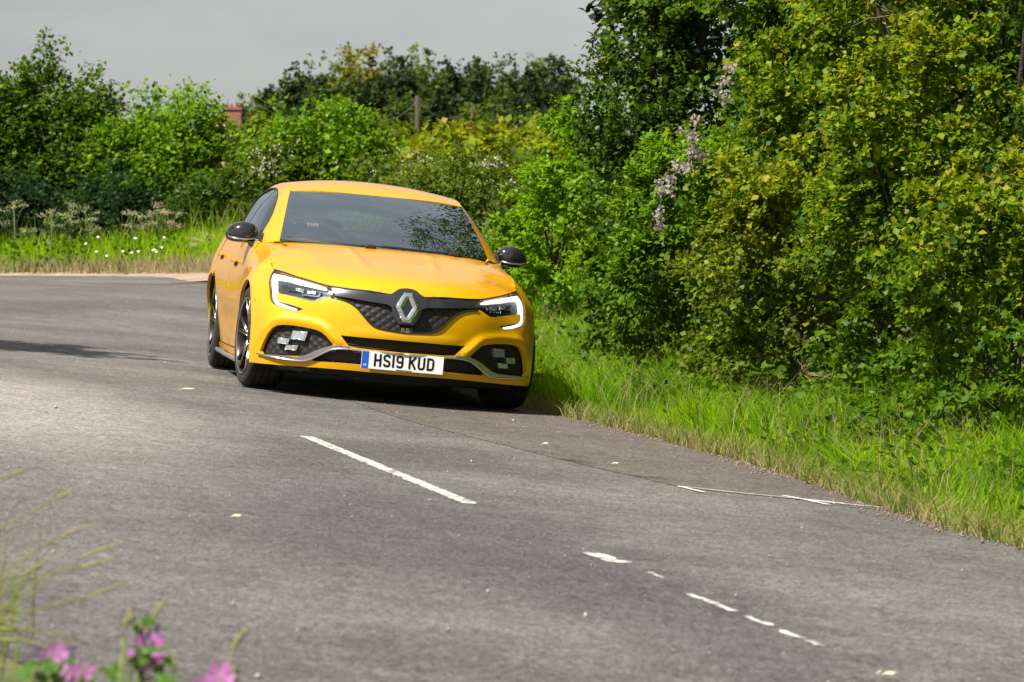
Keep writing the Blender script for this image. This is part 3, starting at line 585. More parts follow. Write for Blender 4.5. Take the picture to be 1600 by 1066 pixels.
for s_, mr in ((1, False), (-1, True)):
    panel('front_wing', surfS, wing, m_yel, car, (), .03, lambda uv: flare(uv, 0.), .02, mr, .015)
    fd = panel('front_door', surfS, xz(dfr), m_yel, car, (), .035, lambda uv: -.012*np.exp(-((uv[:,1]-.38)/.09)**2), .02, mr)
    rd = panel('rear_door', surfS, xz(drr), m_yel, car, (), .035, lambda uv: -.012*np.exp(-((uv[:,1]-.38)/.09)**2)*sst(-2.2,-1.9,S(uv[:,0],uv[:,1])[:,0]), .02, mr)
    panel('rear_wing', surfS, xz(qtr), m_yel, car, (), .035, lambda uv: flare(uv, -2.67), .02, mr)
    panel('sill', surfS, xz([(-.365,.195),(-1.0,.202),(-2.30,.202),(-2.30,.125),(-.37,.115)]), m_yel, car, (), .04, .004, .05, mr)
    yy = -1 if mr else 1
    MB().tube([(-.40,yy*.885,.135),(-.9,yy*.895,.140),(-1.6,yy*.895,.143),(-2.28,yy*.895,.150)], .016, 8).build('sill_blade', m_sat, car, True)
    for par, hx, hz_ in ((fd, -1.32, .795), (rd, -2.30, .826)):
        y0 = float(S(ax(hx, hz_), hz_)[0,1]); hb = MB().box((hx, yy*(y0+.022), hz_), (.20, .022, .026)); hb.build('door_handle', m_yel, par, False, .008)
        MB().box((hx, yy*(y0+.004), hz_-.018), (.16, .012, .03)).build('handle_dark_plate', m_blk, par, False, .006)  # black plate stands in for the dark hollow below the handle
    # belt trim
    bx = np.linspace(-.66, -2.6, 16); bz = np.interp(bx, [-2.6,-.66], [.992,.945]); MB().tube([(x, yy*(float(S(ax(x, z), z)[0,1])+.002), z) for x, z in zip(bx, bz)], .008, 6).build('belt_trim', m_chr, car, True)
# ---- cabin sides, roof, glass
yA = lambda z: np.interp(z, [.90,.967,1.304,1.40], [.715,.70,.594,.56]); xA = lambda z: np.interp(z, [.90,.967,1.304,1.40], [-.33,-.463,-1.122,-1.31])
YMz = np.array([(.90,.872),(.93,.865),(.967,.858),(1.1,.80),(1.2,.745),(1.3,.665),(1.34,.62),(1.38,.55),(1.42,.46)]); _ym = _tang(YMz[:,0], YMz[:,1])
def cabY(x, z):
    x = np.asarray(x, float); z = np.asarray(z, float); a_ = yA(z); m_ = herm(YMz[:,0], YMz[:,1], _ym, z)
    return a_+(m_-a_)*(1-np.exp(-np.maximum(xA(z)-x, 0)/.22))-.10*np.maximum(0, (-1.95-x)/1.0)**2
surfC = lambda uv: np.column_stack([-uv[:,0], cabY(-uv[:,0], uv[:,1]), uv[:,1]])
ZE = np.array([(-3.3,1.14),(-3.1,1.22),(-2.7,1.30),(-2.2,1.35),(-1.7,1.368),(-1.4,1.355),(-1.25,1.335),(-1.122,1.304)]); _em = _tang(ZE[:,0], ZE[:,1])
zE = lambda x: herm(ZE[:,0], ZE[:,1], _em, np.asarray(x, float))
aedge = [(float(xA(z)), z) for z in np.linspace(.955, 1.304, 14)]
roofe = [(x, float(zE(x))) for x in np.linspace(-1.15, -3.12, 24)]
belt = [(-3.24,.945),(-2.95,.955),(-2.66,.975),(-2.6,.988),(-2.1,.973),(-1.6,.959),(-1.1,.949),(-.62,.941),(-.54,.938)]
neg = lambda L: [(-x, z) for x, z in L]
win = smoothpoly([(-.72,.972),(-.9,1.112),(-1.12,1.222),(-1.3,1.282),(-1.6,1.322),(-2.0,1.322),(-2.3,1.285),(-2.52,1.205),(-2.68,1.10),(-2.74,1.02),(-2.60,1.008),(-2.1,.992),(-1.6,.977),(-1.1,.967),(-.8,.960)], 1)
for s_, mr in ((1, False), (-1, True)):
    panel('cabin_frame', surfC, neg(aedge+roofe+belt), m_yel, car, [neg(win)], .04, 0., .02, mr, .02)
    wf = [p for p in win if p[0] > -1.60]; 
    def clipx(lo, hi):
        Lr = densify(win, .03); return Lr[(Lr[:,0] >= lo) & (Lr[:,0] <= hi)]
    for nm, lo, hi in (('front_door_glass', -1.60, 0), ('rear_door_glass', -3, -1.66)):
        L = clipx(lo, hi); c = L.mean(0); L = L[np.argsort(np.arctan2(L[:,1]-c[1], L[:,0]-c[0]))]
        panel(nm, surfC, neg([tuple(p) for p in L]), m_side, car, (), .05, -.006, 0, mr)
    panel('pillar_trim', surfC, neg([(-1.60,.978),(-1.60,1.322),(-1.66,1.322),(-1.66,.979)]), m_gloss, car, (), .04, -.004, .01, mr)
    W3 = np.array(win); yy = -1 if mr else 1
    MB().tube([(x, yy*(float(cabY(x, z))-.001), z) for x, z in np.vstack([W3, W3[:1]])], .006, 5).build('window_seal', m_blk, car, True)
ZR = np.array([(-3.3,1.235),(-3.12,1.285),(-2.7,1.368),(-2.3,1.408),(-1.9,1.424),(-1.6,1.420),(-1.4,1.406),(-1.25,1.384),(-1.15,1.358),(-1.055,1.325)]); _rm = _tang(ZR[:,0], ZR[:,1])
def roofz(x, y):
    zr = herm(ZR[:,0], ZR[:,1], _rm, np.asarray(x, float)); ze = zE(x); ye = cabY(x, ze); s_ = np.abs(y)/ye; return zr-(zr-ze)*s_**2.1
surfR = lambda uv: np.column_stack([uv, roofz(uv[:,0], uv[:,1])])
hd = [(-1.052-.070*(y/.594)**2, y) for y in np.linspace(-.594, .594, 25)]; sd = [(x, float(cabY(x, zE(x)))) for x in np.linspace(-1.16, -3.12, 22)]
panel('roof', surfR, hd+sd+[(x, -y) for x, y in sd[::-1]], m_yel, car, (), .05, .0, .015, bstep=.03)
def wsurf(uv):
    s_, t = uv[:,0], uv[:,1]; lo = np.column_stack([-.244-.219*np.abs(s_)**2.1, .70*s_, .961+.006*s_**2]); up = np.column_stack([-1.055-.067*s_**2, .594*s_, 1.325-.021*s_**2])
    P = lo*(1-t)[:,None]+up*t[:,None]; b = (.022*4*t*(1-t)*(1-.3*s_**2)); return P+np.column_stack([.40*b, 0*b, .90*b])
full = densify([(-1,0),(1,0),(1,1),(-1,1)], .05); rim = smoothpoly([(-.95,.05),(.95,.05),(.955,.955),(-.955,.955)], 2)
ws = panel('windscreen', wsurf, full, m_wind, car, (), .06, 0, 0)
panel('windscreen_border', wsurf, full, m_gloss, ws, [rim], .05, -.003, .004)
sens = smoothpoly([(-.20,.985),(.20,.985),(.17,.90),(.10,.78),(.05,.74),(.0,.79),(-.05,.74),(-.10,.78),(-.17,.90)], 1); panel('sensor_shade', wsurf, sens, m_gloss, ws, (), .03, -.004, .02)
MB().box((-1.12, 0, 1.235), (.03,.22,.06)).build('interior_mirror', m_gloss, ws, False, .012)
# wipers on the cowl
for k, (y0, y1) in enumerate(((-.12, -.66), (.45, -.10))):
    t_ = np.linspace(0, 1, 9); yy = y0+(y1-y0)*t_; P3 = np.column_stack([-.262-.225*np.abs(yy/.70)**2.1-.02*t_, yy, .972+.012*t_])
    wp = MB().tube(P3, .009, 6).build('wiper', m_blk, car, True); MB().box((-.25-.225*abs(y0/.70)**2.1, y0, .972), (.05,.075,.030)).build('wiper_pivot', m_blk, wp, False, .01)
cw = [(-.20-.235*(y/.70)**2, y) for y in np.linspace(-.74, .74, 21)]+[(-.34-.225*(y/.70)**2, y) for y in np.linspace(.74, -.74, 21)]
panel('scuttle', lambda uv: np.column_stack([uv, .945+0*uv[:,0]-.03*(uv[:,1]/.7)**2*0]), cw, m_blk, car, (), .08, 0, 0)
# ---- tail: hatch, lamps, spoiler
def tail(uv):
    s_, t = uv[:,0], uv[:,1]; k = [0,.5,1.]; ye = np.interp(t, k, [.60,.70,.74]); xx = np.interp(t, k, [-3.14,-3.34,-3.40]); zz = np.interp(t, k, [1.27,1.02,.95]); return np.column_stack([xx+.16*s_**2*(1-.2*t), ye*s_, zz-.04*s_**2*(1-t)])
panel('tailgate', lambda uv: tail(np.column_stack([-uv[:,0], uv[:,1]])), [(-1,0),(1,0),(1,1),(-1,1)], m_yel, car, [[(-.82,.08),(.82,.08),(.85,.60),(-.85,.60)]], .1, 0, .02)
panel('rear_glass', lambda uv: tail(np.column_stack([-uv[:,0], uv[:,1]])), [(-.82,.08),(.82,.08),(.85,.60),(-.85,.60)], m_side, car, (), .15, -.004, 0)
panel('rear_bumper', surfS, [(A[13]-.02,.97),(A[-1]-.001,.97),(A[-1]-.001,.2),(A[13]-.02,.2)], m_yel, car, (), .06, 0, .02)
panel('rear_bumper', surfS, [(A[13]-.02,.97),(A[-1]-.001,.97),(A[-1]-.001,.2),(A[13]-.02,.2)], m_yel, car, (), .06, 0, .02, True)
m_tail = mat('tail_lamp_red', (.35,.01,.01), .15, 0, 1.0)
for mr in (False, True): panel('tail_lamp', surfS, [(A[13]-.10,.90),(A[14]-.05,.86),(A[14]-.05,.80),(A[13]-.10,.80)], m_tail, car, (), .05, .006, .02, mr)
MB().add([(-3.02,-.58,1.275),(-3.02,.58,1.275),(-3.36,.56,1.262),(-3.36,-.56,1.262),(-3.02,-.58,1.245),(-3.02,.58,1.245),(-3.36,.56,1.248),(-3.36,-.56,1.248)], [(0,1,2,3),(7,6,5,4),(0,4,5,1),(1,5,6,2),(2,6,7,3),(3,7,4,0)]).build('roof_spoiler', m_yel, car, False, .01)
# ---- underside, wheel housings, dark core behind the openings
MB().box((-1.33,0,.17), (3.3,1.40,.10)).box((-1.335,0,.22), (1.88,1.60,.11)).build('floor_pan', m_under, car)
MB().add([(.40,-.60,.125),(.40,.60,.125),(.78,.26,.135),(.78,-.26,.135),(.40,-.60,.20),(.40,.60,.20),(.76,.26,.20),(.76,-.26,.20)], [(3,2,1,0),(4,5,6,7),(0,4,7,3),(3,7,6,2),(2,6,5,1),(1,5,4,0)]).build('splitter', m_under, car, False, .006)
panel('lower_valance', surfS, sym([(0.,.118)]+[(a, .118) for a, z in lip[1:-1][::-1]]+[(a, z+.01) for a, z in lip[1:-1]]+[(0.,.195)]), m_under, car, (), .05, -.06, .03)
core = MB().box((.42,0,.40), (.50,1.10,.50)).box((.10,0,.55), (.50,1.05,.40)); core.build('dark_backing', m_under, car)  # unseen black boxes added to darken the openings in the nose
for cx in (0., -2.67):
    for s_ in (-1, 1):
        mb = MB(); th = np.linspace(R(-8), R(188), 26); V = [(cx+.375*math.cos(t), s_*y, .325+.375*math.sin(t)) for t in th for y in (.55, .895)]
        F = [(2*i,2*i+2,2*i+3,2*i+1) for i in range(25)]; V.append((cx, s_*.55, .325)); F += [(2*i, 2*i+2, 52) for i in range(25)]; mb.add(V, F).build('wheel_housing', m_under, car)
# ---- wheels
def wheel_meshes():
    out = {}
    W_ = .118; ty = [(.243,-W_+.006),(.262,-W_-.002),(.290,-W_-.004),(.310,-W_+.004),(.320,-W_+.016),(.3245,-W_+.034)]
    for g in (-.066,-.022,.022,.066): ty += [(.3255,g-.010),(.3255,g-.004),(.3185,g-.0035),(.3185,g+.0035),(.3255,g+.004),(.3255,g+.010)]
    ty += [(.3245,W_-.034),(.320,W_-.016),(.310,W_-.004),(.290,W_+.004),(.262,W_+.002),(.243,W_-.006)]
    out['tyre'] = MB().lathe(ty, 72)
    out['rim'] = MB().lathe([(.243,-W_+.004),(.249,-W_-.001),(.243,-W_-.003),(.236,-W_+.004),(.232,-W_+.02),(.222,-W_+.05),(.215,.06),(.235,W_-.005)], 64)
    out['rim_edge'] = MB().lathe([(.247,-W_-.0015),(.2485,-W_-.004),(.243,-W_-.0055),(.239,-W_-.001)], 64)
    sp = MB(); se = MB()
    for k in range(5):
        t0 = 2*math.pi*k/5+.3
        for d in (-.20, .20):
            c, s_ = math.cos(t0+d), math.sin(t0+d); ci, si = math.cos(t0+d*.35), math.sin(t0+d*.35); q = np.array([-s_, 0, c]); p0 = np.array([ci*.045, -W_+.030, si*.045]); p1 = np.array([c*.238, -W_+.004, s_*.238])
            V = [p0-q*.014, p0+q*.014, p0+q*.011+[0,.035,0], p0-q*.011+[0,.035,0], p1-q*.009, p1+q*.009, p1+q*.008+[0,.03,0], p1-q*.008+[0,.03,0]]
            sp.add(V, [(0,1,5,4),(1,2,6,5),(2,3,7,6),(3,0,4,7),(0,3,2,1),(4,5,6,7)])
            for e in (-1, 1): a0 = p0+q*.012*e+[0,-.002,0]; a1 = p1+q*.0085*e+[0,-.002,0]; se.tube([a0, a1], .0028, 5)
    out['spokes'] = sp; out['spoke_edge'] = se
    out['hub'] = MB().lathe([(.0,-W_+.022),(.030,-W_+.022),(.060,-W_+.030),(.062,-W_+.07),(0,-W_+.07)], 28)
    out['brake_disc'] = MB().lathe([(.06,-.028),(.172,-.028),(.172,-.004),(.06,-.004)], 48)
    cal = MB(); th = np.linspace(R(150), R(212), 9); V = []; 
    for t in th:
        for r_ in (.118,.200):
            for y in (-.066,.03): V.append((r_*math.cos(t), y, r_*math.sin(t)))
    F = []
    for i in range(8): a = 4*i; F += [(a,a+4,a+5,a+1),(a+2,a+3,a+7,a+6),(a,a+2,a+6,a+4),(a+1,a+5,a+7,a+3)]
    F += [(0,1,3,2),(32,34,35,33)]; out['caliper'] = cal.add(V, F)
    return out
WM = wheel_meshes(); wmat = dict(tyre=m_tyre, rim=m_rim, rim_edge=m_rimc, spokes=m_rim, spoke_edge=m_rimc, hub=m_rim, brake_disc=m_disc, caliper=m_red)
WMESH = {}
for cx, y, steer in ((0.,-.800,6.0),(0.,.800,5.5),(-2.67,-.790,0),(-2.67,.790,0)):
    we = None
    for nm in ('rim','tyre','rim_edge','spokes','spoke_edge','hub','brake_disc','caliper'):
        lbl = {'rim':'wheel','spokes':'spoke_star'}.get(nm, nm)
        if nm not in WMESH: o = WMESH[nm] = WM[nm].build(lbl, wmat[nm], we or car, nm in ('tyre','rim','rim_edge','hub','brake_disc','spoke_edge'))
        else: o = WMESH[nm].copy(); COLL.objects.link(o); o.parent = we or car
        if nm == 'rim': we = o; we.location = (cx, y, .3255); we.rotation_euler = (0, 0, R(steer)+(math.pi if y > 0 else 0))
# ---- door mirrors
def mirror_shell(s_):
    root = MB(); n1, n2 = 22, 16; V = []; F = []
    for j in range(n2+1):
        ph = -math.pi/2+math.pi*j/n2
        for i in range(n1):
            th = 2*math.pi*i/n1; cy, sy = math.cos(th), math.sin(th); cp, sp_ = math.cos(ph), math.sin(ph)
            x = .075*(np.sign(cy)*abs(cy)**.8)*cp**.75; y = .108*(np.sign(sy)*abs(sy)**.72)*cp**.62; z = .080*sp_ if sp_ > 0 else .062*np.sign(sp_)*abs(sp_)**.7
            if x < -.028: x = -.028
            out = y/.108; z = z*(1-.16*max(out, 0)) - .012*max(out,0); x -= .03*max(out,0)
            V.append((-.795+x, s_*(.922+y), .985+z))
    for j in range(n2):
        for i in range(n1): i2 = (i+1) % n1; F.append((j*n1+i, j*n1+i2, (j+1)*n1+i2, (j+1)*n1+i))
    return root.add(V, F)
for s_ in (-1, 1):
    mo = mirror_shell(s_).build('door_mirror', m_gloss, car, True)
    MB().tube([(-.725+.0, s_*.835, .958),(-.716, s_*.90, .945),(-.728, s_*.97, .946),(-.76, s_*1.016, .956)], .007, 6).build('indicator_strip', m_sat, mo, True)
    MB().add([(-.70,s_*.80,.935),(-.70,s_*.89,.935),(-.78,s_*.89,.935),(-.78,s_*.80,.935),(-.68,s_*.82,.90),(-.70,s_*.87,.905),(-.79,s_*.87,.905),(-.80,s_*.82,.90)], [(0,1,2,3),(7,6,5,4),(0,4,5,1),(1,5,6,2),(2,6,7,3),(3,7,4,0)]).build('mirror_arm', m_blk, mo, False, .008)
    MB().add([(-.62,s_*.80,.945),(-.80,s_*.84,.952),(-.72,s_*.79,1.02),(-.62,s_*.812,.945),(-.80,s_*.852,.952),(-.72,s_*.802,1.02)], [(0,1,2),(5,4,3),(0,3,4,1),(1,4,5,2),(2,5,3,0)]).build('mirror_sail', m_blk, mo)
# ---- number plate
PX, PZ = .902, .266
pl = MB().box((PX-.004, 0, PZ), (.008,.520,.111)).build('number_plate', m_white, car, False, .003); pl['label'] = 'white plate reading HS19 KUD with a blue band'
MB().box((PX+.0008, -.2375, PZ), (.0016,.043,.109)).build('blue_band', m_blue, pl)
GLY = {'H':[[(0,0),(0,1)],[(1,0),(1,1)],[(0,.5),(1,.5)]],'1':[[(.5,0),(.5,1)]],
 'S':[[(1,.80),(.97,.90),(.85,.98),(.6,1),(.35,1),(.12,.97),(.0,.86),(.0,.70),(.08,.58),(.3,.53),(.7,.47),(.92,.42),(1,.30),(1,.14),(.88,.03),(.65,0),(.38,0),(.13,.02),(.03,.10),(0,.20)]],
 '9':[[(1,.62),(.93,.50),(.75,.46),(.3,.46),(.08,.52),(0,.64),(0,.84),(.1,.96),(.3,1),(.7,1),(.92,.95),(1,.84),(1,.16),(.9,.04),(.7,0),(.3,0),(.08,.05),(.02,.16)]],
 'K':[[(0,0),(0,1)],[(1,1),(.02,.42)],[(.36,.60),(1,0)]],'U':[[(0,1),(0,.18),(.08,.05),(.3,0),(.7,0),(.92,.05),(1,.18),(1,1)]],
 'D':[[(0,0),(0,1)],[(-.14,1),(.60,1),(.82,.97),(.95,.88),(1,.74),(1,.26),(.95,.12),(.82,.03),(.60,0),(-.14,0)]],
 'G':[[(1,.8),(.85,1),(.2,1),(0,.8),(0,.2),(.2,0),(.85,0),(1,.2),(1,.5),(.6,.5)]],'B':[[(0,0),(0,1),(.8,1),(1,.8),(.8,.5),(0,.5)],[(.8,.5),(1,.3),(.8,0),(0,0)]]}
def glyph(ch, y0, w, h, z0, sw, par, m, x=.0012):
    mb = MB()
    for k, L in enumerate(GLY[ch]):
        p = [(y0+sw/2+(w-sw)*q[0], z0+sw/2+(h-sw)*q[1]) for q in L]
        if len(p) == 2:
            a, b = np.array(p[0]), np.array(p[1]); t = (b-a)/np.linalg.norm(b-a); p = [a-t*sw*.5, b+t*sw*.5] if ch in 'H1KD' else p
        elif ch == 'U': p[0] = (p[0][0], p[0][1]+sw/2); p[-1] = (p[-1][0], p[-1][1]+sw/2)
        V, F = ribbon(p, sw); mb.add([(PX+x+.0002*k, v[0], v[1]) for v in V], F)
    return mb.build('plate_character', m, par)
yc = -.181
for ch in 'HS19 KUD':
    if ch == ' ': yc += .022; continue
    w = .014 if ch == '1' else .047
    glyph(ch, yc, w, .079, PZ-.036, .0135, pl, m_char); yc += w+.0105
glyph('G', -.247, .009, .012, PZ-.036, .0024, pl, m_white, .003); glyph('B', -.236, .009, .012, PZ-.036, .0024, pl, m_white, .003)
MB().box((PX+.0008, .01, PZ-.048), (.0012,.10,.0035)).build('maker_line', m_char, pl)
for y, z in ((-.30,.425),(.30,.425),(-.62,.475),(.62,.475)):
    a = a_from_y(y, z); p = S(a, z)[0]; n0 = Sn(np.array([a]), np.array([z]))[0]; rot = np.array(Vector(n0).to_track_quat('Y','Z').to_matrix())
    mb = MB().lathe([(0,.004),(.009,.004),(.011,.002),(.012,-.004)], 14); mb.V = [tuple(np.array(rot) @ np.array(v)+p) for v in mb.V]; mb.build('parking_sensor', m_yel, car, True)
# ---- cabin: dashboard, seats, steering wheel
MB().add([(-.30,-.68,.93),(-.30,.68,.93),(-.62,.72,.955),(-.62,-.72,.955),(-.86,.72,.90),(-.86,-.72,.90),(-.88,.72,.55),(-.88,-.72,.55)], [(0,1,2,3),(3,2,4,5),(5,4,6,7)]).build('dashboard', m_int, car, False, .02)
for y in (-.37, .37):
    st = MB().box((-1.42,y,.50), (.52,.50,.16)).build('seat', m_seat, car, False, .05)
    rr = Matrix.Rotation(R(-16), 3, 'Y'); MB().box((-1.74,y,.84), (.14,.48,.62), rr).build('backrest', m_seat, st, False, .05)
    MB().box((-1.84,y,1.19), (.10,.26,.17), rr).build('headrest', m_seat, st, False, .04)
MB().box((-2.75,0,.78), (.16,1.30,.62), Matrix.Rotation(R(-16), 3, 'Y')).build('rear_seat', m_seat, car, False, .05)
sw = MB(); rot = np.array(Matrix.Rotation(R(-24), 3, 'Y')); SWC = np.array([-.92,-.37,.93])
th = np.linspace(0, 2*math.pi, 33); sw.tube([SWC+rot @ np.array([0, .178*math.cos(t), .178*math.sin(t)]) for t in th], .014, 8, False)
for a in (R(0), R(180), R(270)): sw.tube([SWC+rot @ np.array([.02,.02*math.cos(a),.02*math.sin(a)]), SWC+rot @ np.array([0,.17*math.cos(a),.17*math.sin(a)])], .014, 6)
sw.tube([SWC+rot @ np.array([.03,0,0]), SWC+rot @ np.array([-.012,0,0])], [.05,.055], 14); sw.build('steering_wheel', m_int, car, True)
# ------------------------------------------------------------------ the driver (skin modifier body, in the car's frame)
m_skin = noisy('skin', [(.42,.24,.17),(.50,.30,.22)], 12, .5, 3); m_shirt = noisy('shirt', [(.34,.36,.40),(.44,.46,.50)], 25, .9, 4); m_hair = noisy('hair', [(.03,.02,.015),(.06,.04,.03)], 60, .6, 4)
def skinned(name, J, E, rad, m, parent, root=0, sub=2):
    me = bpy.data.meshes.new(name); me.from_pydata([tuple(p) for p in J], E, []); me.update(); o = bpy.data.objects.new(name, me); COLL.objects.link(o); me.materials.append(m)
    if parent: o.parent = parent
    o.modifiers.new('skin', 'SKIN'); s_ = o.modifiers.new('sub', 'SUBSURF'); s_.levels = sub; s_.render_levels = sub
    if not me.skin_vertices: bpy.context.view_layer.objects.active = o
    for i, v in enumerate(me.skin_vertices[0].data):
        r_ = rad[i]; v.radius = (r_, r_) if not hasattr(r_, '__len__') else r_; v.use_root = (i == root)
    return o
PY = -.37
J = [(-1.50,PY,.62),(-1.56,PY,.82),(-1.60,PY,1.00),(-1.58,PY,1.10),(-1.56,PY,1.16),(-1.555,PY,1.235),(-1.545,PY,1.30),
     (-1.57,PY-.17,1.03),(-1.36,PY-.24,.92),(-1.12,PY-.16,1.00),(-1.02,PY-.10,1.045),
     (-1.57,PY+.17,1.03),(-1.38,PY+.26,.86),(-1.12,PY+.22,.86),(-1.03,PY+.185,.865),
     (-1.30,PY-.10,.62),(-1.00,PY-.12,.66),(-1.30,PY+.10,.62),(-1.00,PY+.12,.66)]
E = [(0,1),(1,2),(2,3),(3,4),(4,5),(5,6),(2,7),(7,8),(8,9),(9,10),(2,11),(11,12),(12,13),(13,14),(0,15),(15,16),(0,17),(17,18)]
rad = [.14,(.15,.12),(.15,.12),.055,.055,(.075,.095),(.07,.075),.065,.048,.036,.030,.065,.048,.036,.030,.085,.07,.085,.07]
person = skinned('person', J, E, rad, m_shirt, None); person.matrix_world = CARM
tag(person, 'driver in a grey shirt with both hands on the steering wheel behind the windscreen', 'person')
# skin-coloured head, face and hands follow the body
def ell(c, r3, n1=16, n2=12):
    mb = MB(); V = []; F = []
    for j in range(n2+1):
        ph = -math.pi/2+math.pi*j/n2
        for i in range(n1): th = 2*math.pi*i/n1; V.append((c[0]+r3[0]*math.cos(th)*math.cos(ph), c[1]+r3[1]*math.sin(th)*math.cos(ph), c[2]+r3[2]*math.sin(ph)))
    for j in range(n2):
        for i in range(n1): i2 = (i+1) % n1; F.append((j*n1+i, j*n1+i2, (j+1)*n1+i2, (j+1)*n1+i))
    return mb.add(V, F)
hd_ = ell((-1.548,PY,1.235), (.098,.078,.122)); hd_.add(*[(lambda m: (m.V, m.F))(ell((-1.452,PY,1.225), (.020,.014,.022)))][0])
for s_ in (-1,1): e_ = ell((-1.55,PY+s_*.080,1.225), (.018,.010,.032)); hd_.add(e_.V, e_.F)
head = hd_.build('head', m_skin, person, True)
for s_ in (-1,1): ell((-1.463,PY+s_*.030,1.25), (.010,.014,.008), 10, 8).build('eye', m_char, head, True)
MB().tube([(-1.455,PY-.022,1.175),(-1.449,PY,1.173),(-1.455,PY+.022,1.175)], .005, 6).build('mouth', mat('lips', (.35,.14,.11), .5), head, True)
ell((-1.565,PY,1.275), (.098,.085,.098)).build('hair', m_hair, person, True)
for s_, wr, d in ((-1, np.array((-1.02,PY-.10,1.045)), (.85,.35,.45)), (1, np.array((-1.03,PY+.185,.865)), (.8,-.1,.25))):
    d = np.array(d)/np.linalg.norm(d); side = np.array([0,1.,0]); pal = wr+d*.055; Jh = [wr, pal]; Eh = [(0,1)]; rh = [.026,(.038,.020)]
    for k in range(4):
        b0 = pal+side*(-.030+.020*k)*1.0+d*.025; b1 = b0+d*.018+np.array([.016,0,.006]); b2 = b1+np.array([.012,0,-.022]); b3 = b2+np.array([-.014,0,-.014])
        o_ = len(Jh); Jh += [b0,b1,b2,b3]; Eh += [(1,o_),(o_,o_+1),(o_+1,o_+2),(o_+2,o_+3)]; rh += [.012,.0112,.0105,.0095]
    o_ = len(Jh); t0 = pal-side*s_*-.034; Jh += [t0, t0+np.array([-.012,s_*-.018,.03])]; Eh += [(1,o_),(o_,o_+1)]; rh += [.0105,.009]
    skinned('hand', Jh, Eh, rh, m_skin, person, 0, 1)
# ================================================================== vegetation
def unit(v): return v/(np.linalg.norm(v, axis=-1, keepdims=True)+1e-9)
LEAF4 = (np.array([(0,0,0),(.42,.45,.10),(0,1,0),(-.42,.45,.10)]), np.array([(0,1,2),(0,2,3)]))
LEAF6 = (np.array([(0,0,0),(.34,.30,.10),(.27,.70,.06),(0,1,-.06),(-.27,.70,.06),(-.34,.30,.10)]), np.array([(0,1,2,3),(0,3,4,5)]))
def scatter(name, tpl, pos, tip, nrm, size, m, parent, kind='stuff', width=1.0):
    """one mesh with a leaf at every position: tip direction, face normal, length"""
    V0, F0 = tpl; n = len(pos); y = unit(tip); x = unit(np.cross(y, nrm)); z = np.cross(x, y)
    L = V0[None]*size[:,None,None]; L = L*np.array([width,1,1])
    P = pos[:,None]+L[...,0:1]*x[:,None]+L[...,1:2]*y[:,None]+L[...,2:3]*z[:,None]
    F = (F0[None]+(np.arange(n)*len(V0))[:,None,None]).reshape(-1, F0.shape[1])
    o = fastmesh(name, P.reshape(-1,3), F, m, parent)
    if kind and parent is None: o['kind'] = kind
    elif kind: o['kind'] = kind
    return o
def ballpts(r, n): v = unit(r.normal(0,1,(n,3))); return v*r.random((n,1))**(1/3)
def crown_pts(r, blobs, n, clumps, cr, flat=.75, inner=.22, front=None):
    """leaf positions on twigs of clumps spread over the shells of several blobs (cx,cy,cz,rx,ry,rz)"""
    B = np.array(blobs, float); vol = (B[:,3]*B[:,5]+B[:,4]*B[:,5]); w = vol/vol.sum()
    bi = r.choice(len(B), clumps, p=w); d = unit(r.normal(0,1,(clumps,3))); d[:,2] = d[:,2]*.9+.08
    if front is not None:                                            # favour the side that faces the road
        f = np.array(front); s_ = (d @ f) < r.uniform(-1.1,.5,clumps); d[s_] = d[s_]-2*((d[s_] @ f)[:,None])*f
    rad = r.uniform(.62,1.03,clumps)[:,None]*(1+.10*np.sin(d[:,:1]*7+bi[:,None])+.10*np.sin(d[:,2:3]*9+2*bi[:,None]))
    cc = B[bi,:3]+d*B[bi,3:]*rad
    tw = 6; td = unit(d[:,None]*.75+np.array([0,0,.25])+r.normal(0,.62,(clumps,tw,3))); cs = cr*r.uniform(.55,1.4,clumps)
    ci = r.integers(0,clumps,n); ti = r.integers(0,tw,n); t = r.random(n)**.75
    p = cc[ci]+td[ci,ti]*(cs[ci]*t*1.25)[:,None]+r.normal(0,1,(n,3))*(cs[ci]*.16)[:,None]*[1,1,flat]
    out = d[ci].copy(); k = r.random(n) < inner
    p[k] = B[bi[ci[k]],:3]+ballpts(r, k.sum())*B[bi[ci[k]],3:]*.8
    nrm = unit(out*.55+np.array([0,0,.75])+r.normal(0,.45,(n,3))); tip = unit(td[ci,ti]*.6+r.normal(0,.6,(n,3))+np.array([0,0,-.25]))
    return p, tip, nrm, cc
def limbs(r, base, cc, rad, n=7, wob=.08):
    mb = MB(); base = np.array(base, float); top = cc.mean(0); top[2] = base[2]+(top[2]-base[2])*.75
    t = np.linspace(0,1,7)[:,None]; P = base+(top-base)*t+r.normal(0,wob,(7,3))*t*(1.2-t); mb.tube(P, rad*np.linspace(1,.45,7), 9)
    for k in r.choice(len(cc), min(n, len(cc)), replace=False):
        s_ = P[r.integers(1,6)]; e = cc[k]; mid = (s_+e)/2+r.normal(0,wob,3)+[0,0,.05]; t2 = np.linspace(0,1,6)[:,None]; Q = (1-t2)**2*s_+2*t2*(1-t2)*mid+t2**2*e; mb.tube(Q, rad*np.linspace(.42,.10,6), 6)
    return mb
